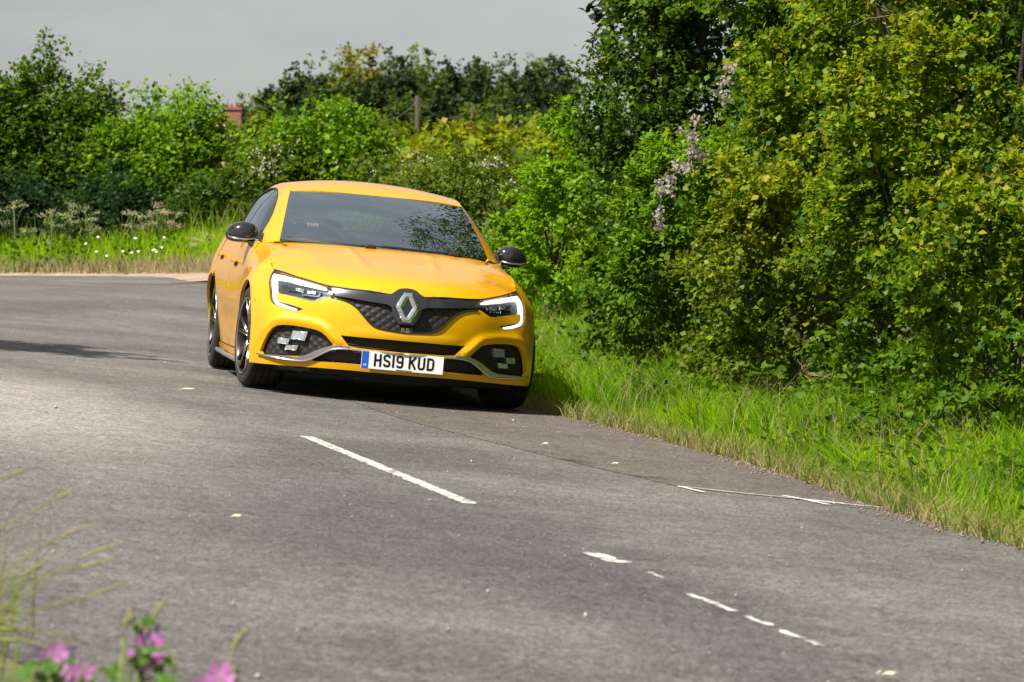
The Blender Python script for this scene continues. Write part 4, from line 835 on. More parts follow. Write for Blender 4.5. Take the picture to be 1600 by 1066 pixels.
def plant(name, label, cat, group, blobs, n, clumps, cr, leaf, size, m, seed, bark, base=None, trunk=.06, front=None, inner=.22, tpl=LEAF4, nl=8, flat=.75, width=1.0, upper=None):
    r = np.random.default_rng(seed); B = np.array(blobs, float)
    bx, by = (base if base else (B[:,0].mean(), B[:,1].mean())); bz = gz(bx, by)-.03
    root = empty(name, (bx, by, bz)); tag(root, label, cat, group)
    p, tip, nrm, cc = crown_pts(r, blobs, n, clumps, cr, flat, inner, front)
    gh = base_h(p[:,0], p[:,1])+(bz+.03-float(base_h(bx, by))); k = p[:,2] > gh+.02; p, tip, nrm = p[k], tip[k], nrm[k]
    o0 = np.array([bx, by, bz])
    sz = size*np.clip(r.lognormal(-.05,.34,len(p)),.45,1.65)
    mats_ = m if isinstance(m, (list,tuple)) else [m]
    if len(mats_) == 1: scatter('crown', tpl, p-o0, tip, nrm, sz, mats_[0], root, 'stuff', width)
    else:
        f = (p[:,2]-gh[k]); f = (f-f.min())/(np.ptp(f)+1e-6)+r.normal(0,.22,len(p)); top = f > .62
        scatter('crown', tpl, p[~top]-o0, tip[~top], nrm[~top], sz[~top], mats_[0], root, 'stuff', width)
        scatter('crown_top', tpl, p[top]-o0, tip[top], nrm[top], sz[top], mats_[1], root, 'stuff', width)  # higher leaves take the second leaf tone
    limbs(r, (0,0,0), cc-o0, trunk, nl).build('trunk', bark, root, True)
    if upper:
        ub, un, us_ = upper; pu, tu, nu, cu = crown_pts(r, ub, un, un//50, .42, flat, .2, front); scatter('upper_crown', LEAF4, pu-o0, tu, nu, us_*r.uniform(.6,1.3,un), mats_[0], root, 'stuff', width)
        limbs(r, (0,0,1.5), cu-o0, trunk*.7, 6).build('limb', bark, root, True)
    return root, p, cc
BARK = noisy('bark', [(.05,.04,.03),(.11,.09,.07)], 14, .95, 6, .6, 40); BARKD = noisy('dark_bark', [(.025,.02,.016),(.06,.05,.038)], 14, .95, 6, .6, 40)
LM = {}
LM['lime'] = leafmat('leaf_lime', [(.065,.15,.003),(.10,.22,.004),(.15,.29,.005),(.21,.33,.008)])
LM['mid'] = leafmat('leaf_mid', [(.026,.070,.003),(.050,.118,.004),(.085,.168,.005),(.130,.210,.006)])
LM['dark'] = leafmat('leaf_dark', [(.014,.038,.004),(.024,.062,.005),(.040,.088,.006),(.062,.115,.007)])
LM['yel'] = leafmat('leaf_yellowish', [(.07,.12,.003),(.12,.19,.004),(.18,.25,.005),(.25,.29,.007),(.27,.26,.010)])
LM['olive'] = leafmat('leaf_olive', [(.045,.080,.005),(.075,.12,.006),(.115,.165,.008),(.16,.19,.012)])
LM['shade'] = leafmat('leaf_painted_shade', [(.006,.016,.003),(.010,.026,.004),(.018,.040,.005)], .7, .15)  # deep shade inside the hedge is put into this leaf colour
LM['ivy'] = leafmat('leaf_ivy', [(.014,.040,.004),(.026,.068,.005),(.048,.10,.007),(.085,.15,.010)], .35, .3)
LM['blue'] = leafmat('leaf_bluegreen', [(.008,.026,.007),(.015,.042,.010),(.028,.065,.014)])
LM['pine'] = leafmat('leaf_pine', [(.012,.026,.007),(.020,.040,.009),(.034,.058,.011)], .7, .2)
LM['wood'] = leafmat('leaf_wood', [(.030,.056,.007),(.052,.086,.009),(.085,.12,.012)], .7, .3)
LM['gold'] = leafmat('leaf_gold', [(.12,.13,.010),(.18,.17,.012),(.22,.20,.02)], .6, .3)
LM['rust'] = leafmat('leaf_rust', [(.16,.06,.015),(.24,.10,.025),(.20,.12,.03)], .7, .3)
def pxz(px, row, D): return ((px-800)/5167.5*D, D, 1.0+(419-row)/5167.5*D)     # a point seen at that place, D metres away
# ---- hedge and trees on the right, along the lane
FRONT = unit(np.array([-.72,-.66,.25]))
def RB(cx, cy, cz, rx, ry, rz): return (cx, cy, cz, rx, ry, rz)
gR = 'hedgerow trees and bushes on the right of the lane'
def hl(t, e):
    """point at distance e (m) off the right road edge, abreast of depth t"""
    k = np.abs(ERS[:,1]-t).argmin(); T = ERS[min(k+2,len(ERS)-1)]-ERS[max(k-2,0)]; T = T/np.linalg.norm(T); N = np.array([T[1], -T[0]]); return ERS[k]+N*e
P_ = {}
def rplant(key, label, cat, t, e, blobs, *a, **k):
    a = list(a); n_, cl_, cr_ = a[0], a[1], a[2]
    if 'thicket' not in key and key not in ('ash_tree','ivy_tree'): a[1] = int(cl_*.50); a[2] = cr_*1.12; k.setdefault('inner', .10)
    b = hl(t, e); P_[key] = plant(key, label, cat, gR, [(b[0]+q[0], b[1]+q[1], gz(b[0], b[1])+q[2], *q[3:]) for q in blobs], *a, base=(b[0], b[1]), front=FRONT, **{**k, **({'upper': ([(b[0]+q[0], b[1]+q[1], gz(b[0], b[1])+q[2], *q[3:]) for q in k['upper'][0]], *k['upper'][1:])} if k.get('upper') else {})})
rplant('hazel_bush', 'fresh light green bush standing right behind the car and its left mirror', 'bush', 30.0, 2.0, [(.30,0,.75,.50,.9,.80),(.42,.2,1.5,.42,.7,.62),(.0,.9,.6,.5,.8,.6)], 21000, 150, .17, 0, .042, LM['lime'], 101, BARK, trunk=.04)
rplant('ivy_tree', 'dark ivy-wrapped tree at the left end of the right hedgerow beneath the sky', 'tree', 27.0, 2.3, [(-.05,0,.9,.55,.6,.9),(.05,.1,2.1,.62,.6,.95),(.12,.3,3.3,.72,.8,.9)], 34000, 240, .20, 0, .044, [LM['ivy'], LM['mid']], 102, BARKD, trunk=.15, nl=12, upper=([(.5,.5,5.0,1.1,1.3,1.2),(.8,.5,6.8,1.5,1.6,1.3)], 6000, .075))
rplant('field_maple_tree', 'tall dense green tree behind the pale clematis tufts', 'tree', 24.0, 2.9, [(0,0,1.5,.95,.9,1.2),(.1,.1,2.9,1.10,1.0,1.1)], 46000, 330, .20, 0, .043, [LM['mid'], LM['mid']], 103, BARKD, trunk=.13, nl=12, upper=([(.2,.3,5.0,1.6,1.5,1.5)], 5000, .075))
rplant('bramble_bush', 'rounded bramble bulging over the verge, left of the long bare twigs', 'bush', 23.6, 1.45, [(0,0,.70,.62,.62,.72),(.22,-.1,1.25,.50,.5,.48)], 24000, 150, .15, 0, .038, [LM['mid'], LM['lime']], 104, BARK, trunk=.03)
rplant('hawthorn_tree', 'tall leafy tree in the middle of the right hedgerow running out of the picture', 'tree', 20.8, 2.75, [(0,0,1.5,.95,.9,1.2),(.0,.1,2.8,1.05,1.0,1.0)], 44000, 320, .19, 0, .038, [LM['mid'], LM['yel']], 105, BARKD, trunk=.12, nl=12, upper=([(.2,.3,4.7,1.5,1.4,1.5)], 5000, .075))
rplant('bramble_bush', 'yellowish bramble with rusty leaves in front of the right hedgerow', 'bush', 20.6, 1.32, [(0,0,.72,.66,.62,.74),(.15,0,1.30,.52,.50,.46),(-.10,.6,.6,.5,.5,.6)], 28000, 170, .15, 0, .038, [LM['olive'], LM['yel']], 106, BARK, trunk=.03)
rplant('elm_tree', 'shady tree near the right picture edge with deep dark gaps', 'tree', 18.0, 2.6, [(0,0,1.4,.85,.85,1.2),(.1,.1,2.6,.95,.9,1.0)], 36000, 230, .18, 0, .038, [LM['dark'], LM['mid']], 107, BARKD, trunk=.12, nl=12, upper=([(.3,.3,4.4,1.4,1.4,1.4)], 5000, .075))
rplant('dogwood_bush', 'green bush above the long grass at the right picture edge', 'bush', 17.2, 1.28, [(0,0,.70,.62,.65,.72),(.15,.1,1.25,.48,.48,.45)], 22000, 140, .14, 0, .036, [LM['mid'], LM['yel']], 108, BARK, trunk=.03)
rplant('elder_bush', 'tall bush just beyond the right picture edge', 'bush', 14.6, 2.0, [(0,0,1.1,.9,1.0,1.1),(.1,.1,2.5,.9,.9,.9)], 9000, 90, .22, 0, .05, LM['mid'], 109, BARK, trunk=.05)
rplant('blackthorn_bush', 'low dark bush behind the car, left of the light green bush', 'bush', 35.0, 2.2, [(0,0,.85,.65,1.3,.9),(-.3,1.6,.9,.8,1.3,.85)], 16000, 130, .22, 0, .042, [LM['dark'], LM['olive']], 110, BARKD, trunk=.05)
rplant('privet_bush', 'leafy bush with shade painted into its leaves at the foot of the dark ivy-wrapped tree', 'bush', 25.6, 1.9, [(.1,0,.6,.5,.6,.6),(.25,.1,1.2,.4,.5,.5)], 18000, 120, .16, 0, .040, [LM['dark'], LM['mid']], 141, BARK, trunk=.04)  # dark leaf tones imitate the shaded hollow under the ivy-wrapped tree
rplant('spindle_bush', 'yellow green bush between the two yellowish brambles and the right picture edge', 'bush', 18.9, 1.42, [(0,0,.9,.55,.55,.85),(.1,.1,1.7,.55,.5,.6)], 26000, 160, .15, 0, .037, [LM['mid'], LM['yel']], 142, BARK, trunk=.04)
rplant('privet_bush', 'green bush high in the middle of the right hedgerow above the bramble', 'bush', 22.0, 2.1, [(0,0,1.3,.6,.6,.9),(.1,.1,2.2,.6,.6,.6)], 28000, 170, .16, 0, .039, [LM['mid'], LM['yel']], 143, BARK, trunk=.04)
for i_, (t_, e_, txt) in enumerate(((28.6,4.0,'thicket with shade painted into its leaves behind the ivy-wrapped tree'),(25.5,4.3,'thicket with shade painted into its leaves behind the tall dense green tree'),(22.5,4.3,'thicket with shade painted into its leaves behind the middle tree of the right hedgerow'),(19.5,4.2,'thicket with shade painted into its leaves behind the shady tree at the right'),(16.5,4.0,'thicket with shade painted into its leaves behind the bush at the right picture edge'))):
    rplant('holly_thicket', txt, 'bush', t_, e_, [(0,0,1.2,1.5,1.5,1.3),(0,0,3.0,1.5,1.5,1.3),(.2,.2,4.6,1.4,1.4,1.0)], 15000, 150, .34, 0, .085, LM['shade'], 130+i_, BARKD, trunk=.06, inner=.35)  # dark-leaved backing added so the hedge gaps read as deep shade
rplant('ash_tree', 'tall overhanging tree high above the right hedgerow, mirrored in the windscreen', 'tree', 24.5, 5.2, [(0,0,6.5,2.0,2.0,1.6),(-1.9,.8,7.6,1.7,1.6,.9),(.5,2.5,8.2,2.2,2.2,1.6)], 9000, 120, .5, 0, .09, LM['dark'], 111, BARKD, trunk=.2, nl=30)
# pale seed heads of old man's beard hanging in the trees
m_fluff = leafmat('clematis_fluff', [(.22,.19,.16),(.31,.27,.24),(.40,.36,.33)], .9, .3)
def clematis(label, spots, D, seed, n):
    r = np.random.default_rng(seed); pts = []; c0 = np.array(pxz(*spots[0][:2], D)); root = empty('clematis_vine', tuple(c0)); tag(root, label, 'vine', 'clematis vines in the right hedgerow')
    for (px, row, w, h) in spots:
        for _ in range(int(n*w*h/400)+3): pts.append(pxz(px+r.normal(0,w*.4), row+r.normal(0,h*.4), D+r.normal(0,.08)))
    pts = np.array(pts)-c0; p = np.repeat(pts, 9, 0)+r.normal(0,.014,(len(pts)*9,3))
    scatter('seed_head', LEAF4, p, r.normal(0,1,p.shape), r.normal(0,1,p.shape), r.uniform(.018,.040,len(p)), m_fluff, root)
    L = np.array([pxz(s_[0], s_[1], D+.1) for s_ in spots])-c0; MB().tube(smoothpoly(L, 2, False) if len(L) > 2 else L, .008, 5).build('stem', BARK, root, True)
clematis('pale fluffy clematis tufts trailing down the middle of the tall tree', [(1092,185,16,10),(1082,215,22,12),(1088,240,24,14),(1068,262,22,12),(1044,280,20,12),(1040,300,24,10),(1028,328,10,12),(1030,352,8,8)], 22.55, 31, 9)
clematis('short pale clematis streak near the top of the tall tree', [(1136,108,10,8),(1130,130,9,10),(1124,150,10,10)], 22.2, 32, 9)
# bare twigs poking out
def twigs(label, px, row, D, n, L, seed, m, lean=0):
    r = np.random.default_rng(seed); c0 = np.array(pxz(px, row, D)); root = empty('dead_branch', tuple(c0)); tag(root, label, 'branch', 'bare dead branches in the right hedgerow'); 
    for k in range(n):
        d = unit(np.array([r.normal(lean,.8), r.normal(-.3,.3), r.normal(.25,.45)])); q = np.linspace(0,1,6)[:,None]; P = q*d*L*r.uniform(.5,1)+r.normal(0,.012,(6,3))*q+[0,0,1]*(-.10*q**2*L); MB().tube(P, .0045*np.linspace(1,.3,6), 5).build('twig', m, root, True)
m_twig = noisy('dead_twig', [(.13,.10,.075),(.24,.19,.14)], 20, .9, 4); m_rtw = noisy('rusty_twig', [(.14,.085,.05),(.24,.15,.09)], 20, .9, 4)
twigs('bundle of bare pale twigs above the bulging bramble', 1150, 372, 22.3, 11, .30, 41, m_twig); twigs('dark bare twigs low in the hedge above the long grass', 1255, 585, 19.9, 9, .26, 42, m_rtw)
twigs('long rusty branch near the right picture edge', 1585, 285, 17.6, 5, .40, 43, m_rtw, -1.0); twigs('pale curved twig at the right picture edge below the rusty branch', 1560, 525, 17.0, 4, .30, 44, m_twig, 1); twigs('pale bare branches at the very top right of the picture', 1400, 25, 19.6, 7, .32, 45, m_twig)
# ---- hedge behind the bend, from the left picture edge to behind the car
gL = 'hedgerow behind the bend on the far side'
def lplant(name, label, cat, pxs, D, leafkey, n, seed, size=.085, cr=.36, inner=.25, nl=8):
    """pxs: list of (px, top row, half width px) lobes"""
    blobs = []; g = None
    for (px, top, hw) in pxs:
        x = (px-800)/5167.5*D; y = D; zt = 1+(419-top)/5167.5*D; g = gz(x, y); zt -= .36; rz = (zt-g)*.52; rx = hw/5167.5*D
        blobs.append((x, y, g+rz*.98, rx, max(rx*.8,.8), rz))
    x0 = (pxs[0][0]-800)/5167.5*D
    return plant(name, label, cat, gL, blobs, n, max(40, n//95), cr, 0, size, leafkey, seed, BARKD, base=(x0, D), trunk=.07, front=unit(np.array([-.15,-.95,.25])), inner=inner, nl=nl)
K = LM
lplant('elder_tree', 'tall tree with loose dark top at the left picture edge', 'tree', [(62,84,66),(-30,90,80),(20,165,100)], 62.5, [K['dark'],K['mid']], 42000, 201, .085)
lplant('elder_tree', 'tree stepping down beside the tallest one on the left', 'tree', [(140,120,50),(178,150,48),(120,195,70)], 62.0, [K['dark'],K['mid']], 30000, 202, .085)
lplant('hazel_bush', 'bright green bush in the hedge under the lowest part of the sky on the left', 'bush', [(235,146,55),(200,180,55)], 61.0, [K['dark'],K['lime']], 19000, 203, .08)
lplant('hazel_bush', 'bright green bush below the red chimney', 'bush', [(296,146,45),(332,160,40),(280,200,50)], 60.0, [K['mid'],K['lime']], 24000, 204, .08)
lplant('hawthorn_bush', 'dark bush with cream blossom just left of the car roof', 'bush', [(400,228,50),(440,222,45)], 58.0, [K['dark'],K['olive']], 12000, 205, .08)
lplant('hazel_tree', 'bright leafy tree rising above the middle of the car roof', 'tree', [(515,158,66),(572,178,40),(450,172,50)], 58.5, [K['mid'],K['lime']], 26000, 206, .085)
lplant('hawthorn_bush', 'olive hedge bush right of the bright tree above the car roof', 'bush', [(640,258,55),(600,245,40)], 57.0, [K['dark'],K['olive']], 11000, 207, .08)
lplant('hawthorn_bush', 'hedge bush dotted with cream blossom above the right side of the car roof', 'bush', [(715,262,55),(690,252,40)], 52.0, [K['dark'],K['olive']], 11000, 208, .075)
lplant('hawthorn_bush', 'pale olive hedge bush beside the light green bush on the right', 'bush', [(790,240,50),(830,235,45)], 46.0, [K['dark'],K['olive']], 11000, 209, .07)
lplant('holly_bush', 'low bush with shade painted into its leaves at the foot of the far hedge by the left picture edge', 'bush', [(40,262,70),(-40,255,60)], 60.5, K['blue'], 9000, 210, .08)  # shade at the hedge foot is put into the low bushes' leaf colour
lplant('holly_bush', 'low bush with shade painted into its leaves at the foot of the far hedge behind the door mirror', 'bush', [(170,265,75),(260,270,70)], 59.5, K['blue'], 12000, 211, .08)
lplant('holly_bush', 'low bush with shade painted into its leaves at the foot of the far hedge partly hidden by the car', 'bush', [(350,275,70),(430,285,60)], 57.5, K['dark'], 11000, 212, .08)
for i_, (x_, y_, txt) in enumerate(((-9.2,30.5,'unseen bush added for reflections in the car side, nearest of three'),(-11.8,37.0,'unseen bush added for reflections in the car side, middle of three'),(-15.5,44.0,'unseen bush added for reflections in the car side, farthest of three'))):
    g_ = gz(x_, y_); plant('hazel_bush', txt, 'bush', 'unseen bushes added left of the lane for reflections', [(x_, y_, g_+1.2, 1.7, 2.6, 1.3), (x_-.5, y_+.5, g_+2.3, 1.4, 2.0, 1.0)], 7000, 90, .4, 0, .11, LM['mid'], 150+i_, BARK, base=(x_, y_), trunk=.05)  # unseen bushes added to darken the reflections in the car's side
plant('roadside_tree', 'small tree left of the picture whose shadow crosses the road behind the car', 'tree', None, [(-6.35,22.9,4.5,1.15,1.2,.75),(-7.2,22.3,5.0,1.0,1.1,.8)], 7000, 80, .3, 0, .10, LM['mid'], 155, BARK, base=(-7.6,22.2), trunk=.09)
# blossom sprays on three of the hedge bushes
m_bloss = leafmat('cream_blossom', [(.34,.32,.22),(.46,.43,.32),(.55,.52,.42)], .9, .3)
def blossom(label, spots, D, seed):
    r = np.random.default_rng(seed); c0 = np.array(pxz(*spots[0][:2], D)); root = empty('blossom_spray', tuple(c0)); tag(root, label, 'blossom', 'cream blossom in the far hedge'); pts = []
    for px, row, w, h, n in spots: pts += [pxz(px+r.normal(0,w), row+r.normal(0,h), D+r.normal(0,.15)) for _ in range(n)]
    pts = np.array(pts)-c0; p = np.repeat(pts,7,0)+r.normal(0,.04,(len(pts)*7,3)); scatter('flower_head', LEAF4, p, r.normal(0,1,p.shape), r.normal(0,1,p.shape)+[0,-1,1], r.uniform(.025,.05,len(p)), m_bloss, root)
    MB().tube(np.array([(0,0,0),(.05,.1,-.3),(.02,.2,-.6)]), .012, 5).build('stem', BARK, root, True)
blossom('cream blossom on the bush just left of the car roof', [(425,245,25,14,13),(400,262,20,10,7)], 56.6, 51)
blossom('cream blossom above the right end of the car roof', [(790,285,22,14,22),(760,262,25,12,12),(730,300,10,8,5)], 45.0, 52)
blossom('cream blossom along the hedge top above the middle of the windscreen', [(640,250,40,10,12),(690,262,30,10,9)], 50.8, 53)
# ---- sunny bushes in the field beyond the hedge
gM = 'bushes in the field between hedge and hill'
def mplant(name, label, px, top, hw, D, leafk, seed, n=3800, bot=290):
    x, y, zt = pxz(px, top, D); zb = 1+(419-bot)/5167.5*D; rx = hw/5167.5*D; zt -= .55; rz = (zt-zb)/2
    g = gz(x, y); plant(name, label, 'bush', gM, [(x, y, (zt+max(zb,g))/2, rx, rx, max(rz,.6)), (x+rx*.5, y, (zt+max(zb,g))/2-rz*.3, rx*.7, rx*.7, max(rz*.7,.5))], n, max(30, n//60), .5, 0, .17, leafk, seed, BARK, trunk=.09, inner=.2)
mplant('willow_bush', 'brownish olive bush beside the brown telegraph pole', 620, 181, 20, 95, K['olive'], 301)
mplant('willow_bush', 'sunny yellow green bush right of the telegraph pole', 690, 186, 26, 92, K['yel'], 302)
mplant('willow_bush', 'bush with a rust coloured top below the second pole', 728, 178, 26, 98, K['olive'], 303)
mplant('willow_bush', 'yellow green bush in the middle of the field bushes', 770, 198, 30, 90, K['yel'], 304)
mplant('willow_bush', 'pale green bush in front of the dark wood at the right', 815, 180, 32, 96, K['olive'], 305)
mplant('willow_bush', 'yellow green bush nearest the right hedgerow', 862, 190, 34, 88, K['yel'], 306)
mplant('willow_bush', 'low light bush just above the bright leafy tree', 655, 215, 34, 84, K['yel'], 307)
mplant('willow_bush', 'dull green bush below the brick chimney', 400, 178, 40, 105, K['olive'], 308)
r = np.random.default_rng(309); q = np.array([pxz(728+r.normal(0,10), 200+r.normal(0,4), 96.5) for _ in range(150)])
# rust coloured shoots belong to the third bush
ro = [o for o in bpy.data.objects if o.name.startswith('willow_bush') and 'rust' in o.get('label','')][0]
scatter('rusty_shoot', LEAF4, q-np.array(ro.location), r.normal(0,1,q.shape), r.normal(0,1,q.shape)+[0,-.5,.5], r.uniform(.07,.14,len(q)), K['rust'], ro)
# ---- wood on the hill
gH = 'trees of the wood on the far hill'
ORD = ['first','second','third','fourth','fifth','sixth','seventh','eighth','ninth','tenth','eleventh','twelfth','thirteenth','fourteenth','fifteenth','sixteenth']
SK = [(372,150),(398,142),(425,126),(447,112),(468,106),(488,94),(512,98),(538,86),(572,73),(604,80),(636,78),(668,84),(700,90),(735,88),(768,90),(800,96),(832,92),(862,84)]
def htree(label, px, top, D, w, h, conif, m, seed):
    r = np.random.default_rng(seed); x, y, zt = pxz(px, top, D); zb = zt-h; n = 2400
    if conif: blobs = [(x, y, zb+h*.35, w, w, h*.36), (x, y, zb+h*.68, w*.62, w*.62, h*.26), (x, y, zb+h*.9, w*.28, w*.28, h*.13)]
    else: blobs = [(x, y, zb+h*.60, w, w, h*.40), (x-w*.5, y, zb+h*.45, w*.7, w*.7, h*.34), (x+w*.5, y-.5, zb+h*.42, w*.7, w*.7, h*.32)]
    root = empty('conifer_tree' if conif else 'broadleaf_tree', (x, y, zb)); tag(root, label, 'tree', gH); o0 = np.array([x, y, zb])
    p, tip, nrm, cc = crown_pts(r, blobs, n, 60, 1.0 if not conif else .7, .7, .2, np.array([-.2,-.95,.2])); scatter('crown', LEAF4, p-o0, tip, nrm, r.uniform(.28,.62,len(p)), m, root)
    MB().tube([(0,0,-2),(0,0,h*.3),(.1,0,h*.6)], [.28,.22,.12], 7).build('trunk', BARKD, root, True)
for i, (px, top) in enumerate(SK):
    cf = i in (2,3,4,12,15); m = K['gold'] if i in (8,) else (K['pine'] if cf or i in (13,) else [K['wood'],K['olive'],K['wood']][i % 3])
    kind = 'golden green' if i == 8 else ('dark conifer' if cf else 'broad leaved')
    htree(f'{kind} tree on the skyline of the wooded hill, {ORD[i] if i < 16 else ["last but one","last"][i-16]} from the left', px, top+(9 if not cf else 3)-4*math.sin(i*1.9), 380+7*math.sin(i*2.1), 2.0 if cf else 2.7, 13 if cf else 11, cf, m, 400+i)
for row, (base, D, cnt) in enumerate(((132, 350, 13), (165, 322, 12))):
    for i in range(cnt):
        px = 380+i*41+(17 if row else 0); sk_ = float(np.interp(px, [a_ for a_, _ in SK], [b_ for _, b_ in SK])); top = max(sk_+(24 if row == 0 else 52), base-30)+(10 if i % 3 == 1 else 0)-(8 if i % 4 == 0 else 0); cf = (i+row) % 3 != 1
        htree(f'{"dark conifer" if cf else "dark leafy tree"} in the {"middle" if row == 0 else "lowest"} row of the hill wood, {ORD[i]} from the left', px, top, D+5*math.sin(i*1.7), 2.3 if cf else 2.8, 12, cf, K['pine'] if cf else K['wood'], 440+row*20+i)
r = np.random.default_rng(77)
# understorey that fills the wood: nobody could count it
q = np.column_stack([r.uniform(-34,9,24000), r.uniform(300,372,24000)]); zq = ground_h(q)+r.uniform(0,3.5,24000); pq = 800+q[:,0]/q[:,1]*5167.5; lim = np.interp(pq, [a_ for a_, _ in SK], [b_ for _, b_ in SK])+30; k = (zq < 1+(419-lim)/5167.5*q[:,1]) & (pq > 385); p = np.column_stack([q, zq])[k]
us = scatter('understorey', LEAF4, p, r.normal(0,1,p.shape), r.normal(0,.6,p.shape)+[0,-.5,.7], r.uniform(.3,.62,len(p)), K['pine'], None); tag(us, 'dark undergrowth between the trees of the far hill wood', 'undergrowth', None, 'stuff')
# ---- grass
BL = (np.array([(-.5,0,0),(.5,0,0),(.36,.5,.06),(-.36,.5,.06),(.0,1,.24)]), None)
def grass(name, label, pos, h, m, lean=.35, w=.012, wind=(0,0), seed=0, cat='grass'):
    r = np.random.default_rng(seed); n = len(pos); a = r.uniform(0,2*math.pi,n); g = ground_h(pos[:,:2]); d = np.column_stack([np.cos(a), np.sin(a)])*(lean*r.random(n)**.7)[:,None]+np.array(wind)
    hh = h*r.uniform(.45,1.25,n); b = np.column_stack([pos[:,:2], g]); s_ = np.column_stack([-np.sin(a*1.7), np.cos(a*1.7), np.zeros(n)])*(w*r.uniform(.6,1.3,n))[:,None]/2
    up = np.array([0,0,1.]); d3 = np.column_stack([d, np.zeros(n)]); m1 = b+(up*.55+d3*.28)*hh[:,None]; tp = b+(up*.95+d3*.95)*hh[:,None]
    V = np.stack([b-s_, b+s_, m1+s_*.8, m1-s_*.8, tp], 1).reshape(-1,3); o = np.arange(n)[:,None]*5
    F = np.concatenate([np.hstack([o, o+1, o+2]), np.hstack([o, o+2, o+3]), np.hstack([o+3, o+2, o+4])])
    ob = fastmesh(name, V, F, m); tag(ob, label, cat, None, 'stuff'); return ob
G_ = {}
G_['bright'] = leafmat('grass_bright', [(.13,.29,.001),(.20,.39,.002),(.27,.46,.003),(.36,.49,.005)], .75, .55)
G_['mixed'] = leafmat('grass_mixed', [(.07,.16,.006),(.12,.22,.008),(.19,.24,.02),(.32,.28,.09)], .6, .4)
G_['dry'] = leafmat('grass_dry', [(.20,.15,.07),(.30,.24,.12),(.38,.31,.17),(.14,.15,.05)], .8, .35)
r = np.random.default_rng(500)
def strip(t0, t1, e0, e1, n, line=ERS, sgn=1):
    k = np.where((line[:,1] >= t0) & (line[:,1] <= t1))[0]; L = line[k]; i = r.uniform(0, len(L)-1.001, n); j = i.astype(int); f = (i-j)[:,None]; p = L[j]*(1-f)+L[j+1]*f; T = unit(L[np.minimum(j+1,len(L)-1)]-L[j]); N = np.column_stack([T[:,1], -T[:,0]])*sgn
    return p+N*r.uniform(e0, e1, n)[:,None]
def pk(p):
    f = np.sin(p[:,0]*2.3+1.1*np.sin(p[:,1]*1.7))+np.sin(p[:,1]*2.9+p[:,0]*1.3); return p[f+r.normal(0,.7,len(p)) > -.75]
G_['deep'] = leafmat('grass_deep', [(.06,.17,.002),(.10,.24,.003),(.14,.30,.004),(.20,.33,.006)], .75, .5)
vg = pk(strip(9,34,.20,2.3,72000)); tone = np.sin(vg[:,0]*1.9-vg[:,1]*1.3)+np.sin(vg[:,1]*3.1+1.0)+r.normal(0,.8,len(vg)); hv = .24+.10*np.sin(vg[:,0]*1.1+vg[:,1]*2.3)
grass('verge_grass', 'long bright green grass on the verge between lane and right hedge', vg[tone > -.2], hv[tone > -.2], G_['bright'], .85, .009, (-.15,-.1), 1)
grass('verge_grass', 'deeper green grass tufts between the bright grass on the right verge', vg[tone <= -.2], hv[tone <= -.2]*1.1, G_['deep'], .8, .010, (-.15,-.1), 11)
grass('verge_grass', 'dead straw lying along the right edge of the tarmac', strip(9,30,-.08,.28,5500), .11, G_['dry'], 1.3, .006, (-.1,-.1), 12)
grass('verge_grass', 'short mixed grass creeping over the right edge of the tarmac', strip(9,34,-.06,.7,15000), .14, G_['mixed'], .9, .007, (-.12,-.05), 2)
grass('verge_grass', 'pale seeding grass stems among the long grass on the right', strip(10,30,.15,1.9,3000), .40, G_['dry'], .8, .0045, (-.1,0), 3)
wp = strip(9,32,.15,2.2,170); wi = r.integers(0,170,15000); wq = np.column_stack([wp[wi]+r.normal(0,.11,(15000,2)), np.zeros(15000)]); wh = ground_h(wq[:,:2]); wtop = r.uniform(.12,.42,170)
wq[:,2] = wh+r.random(15000)**.8*wtop[wi]; weeds = scatter('verge_weeds', LEAF4, wq, r.normal(0,1,wq.shape)*[1,1,.5], r.normal(0,.45,wq.shape)+[0,-.2,1], r.uniform(.03,.075,15000), LM['mid'], None); tag(weeds, 'broad-leaved nettles and docks mixed into the grass on the right verge', 'weeds', None, 'stuff')
FS = ERS[(ERS[:,1] > 37) & (ERS[:,0] > -20)]
def fstrip(e0, e1, n):
    i = r.uniform(0, len(FS)-1.001, n); j = i.astype(int); f = (i-j)[:,None]; p = FS[j]*(1-f)+FS[j+1]*f; T = unit(FS[j+1]-FS[j]); N = np.column_stack([T[:,1], -T[:,0]]); return p+N*r.uniform(e0, e1, n)[:,None]
grass('far_verge_grass', 'bright green grass below the far hedge behind the bend', fstrip(.7,4.5,26000), .62, G_['bright'], .5, .02, (0,0), 4)
grass('far_verge_grass', 'dry tan grass fringe along the far edge of the road', fstrip(.15,1.2,9000), .34, G_['dry'], .6, .016, (0,0), 5)
grass('far_verge_grass', 'tall mixed weeds at the foot of the far hedge', fstrip(1.6,5.0,9000), .95, G_['mixed'], .35, .02, (0,0), 6)
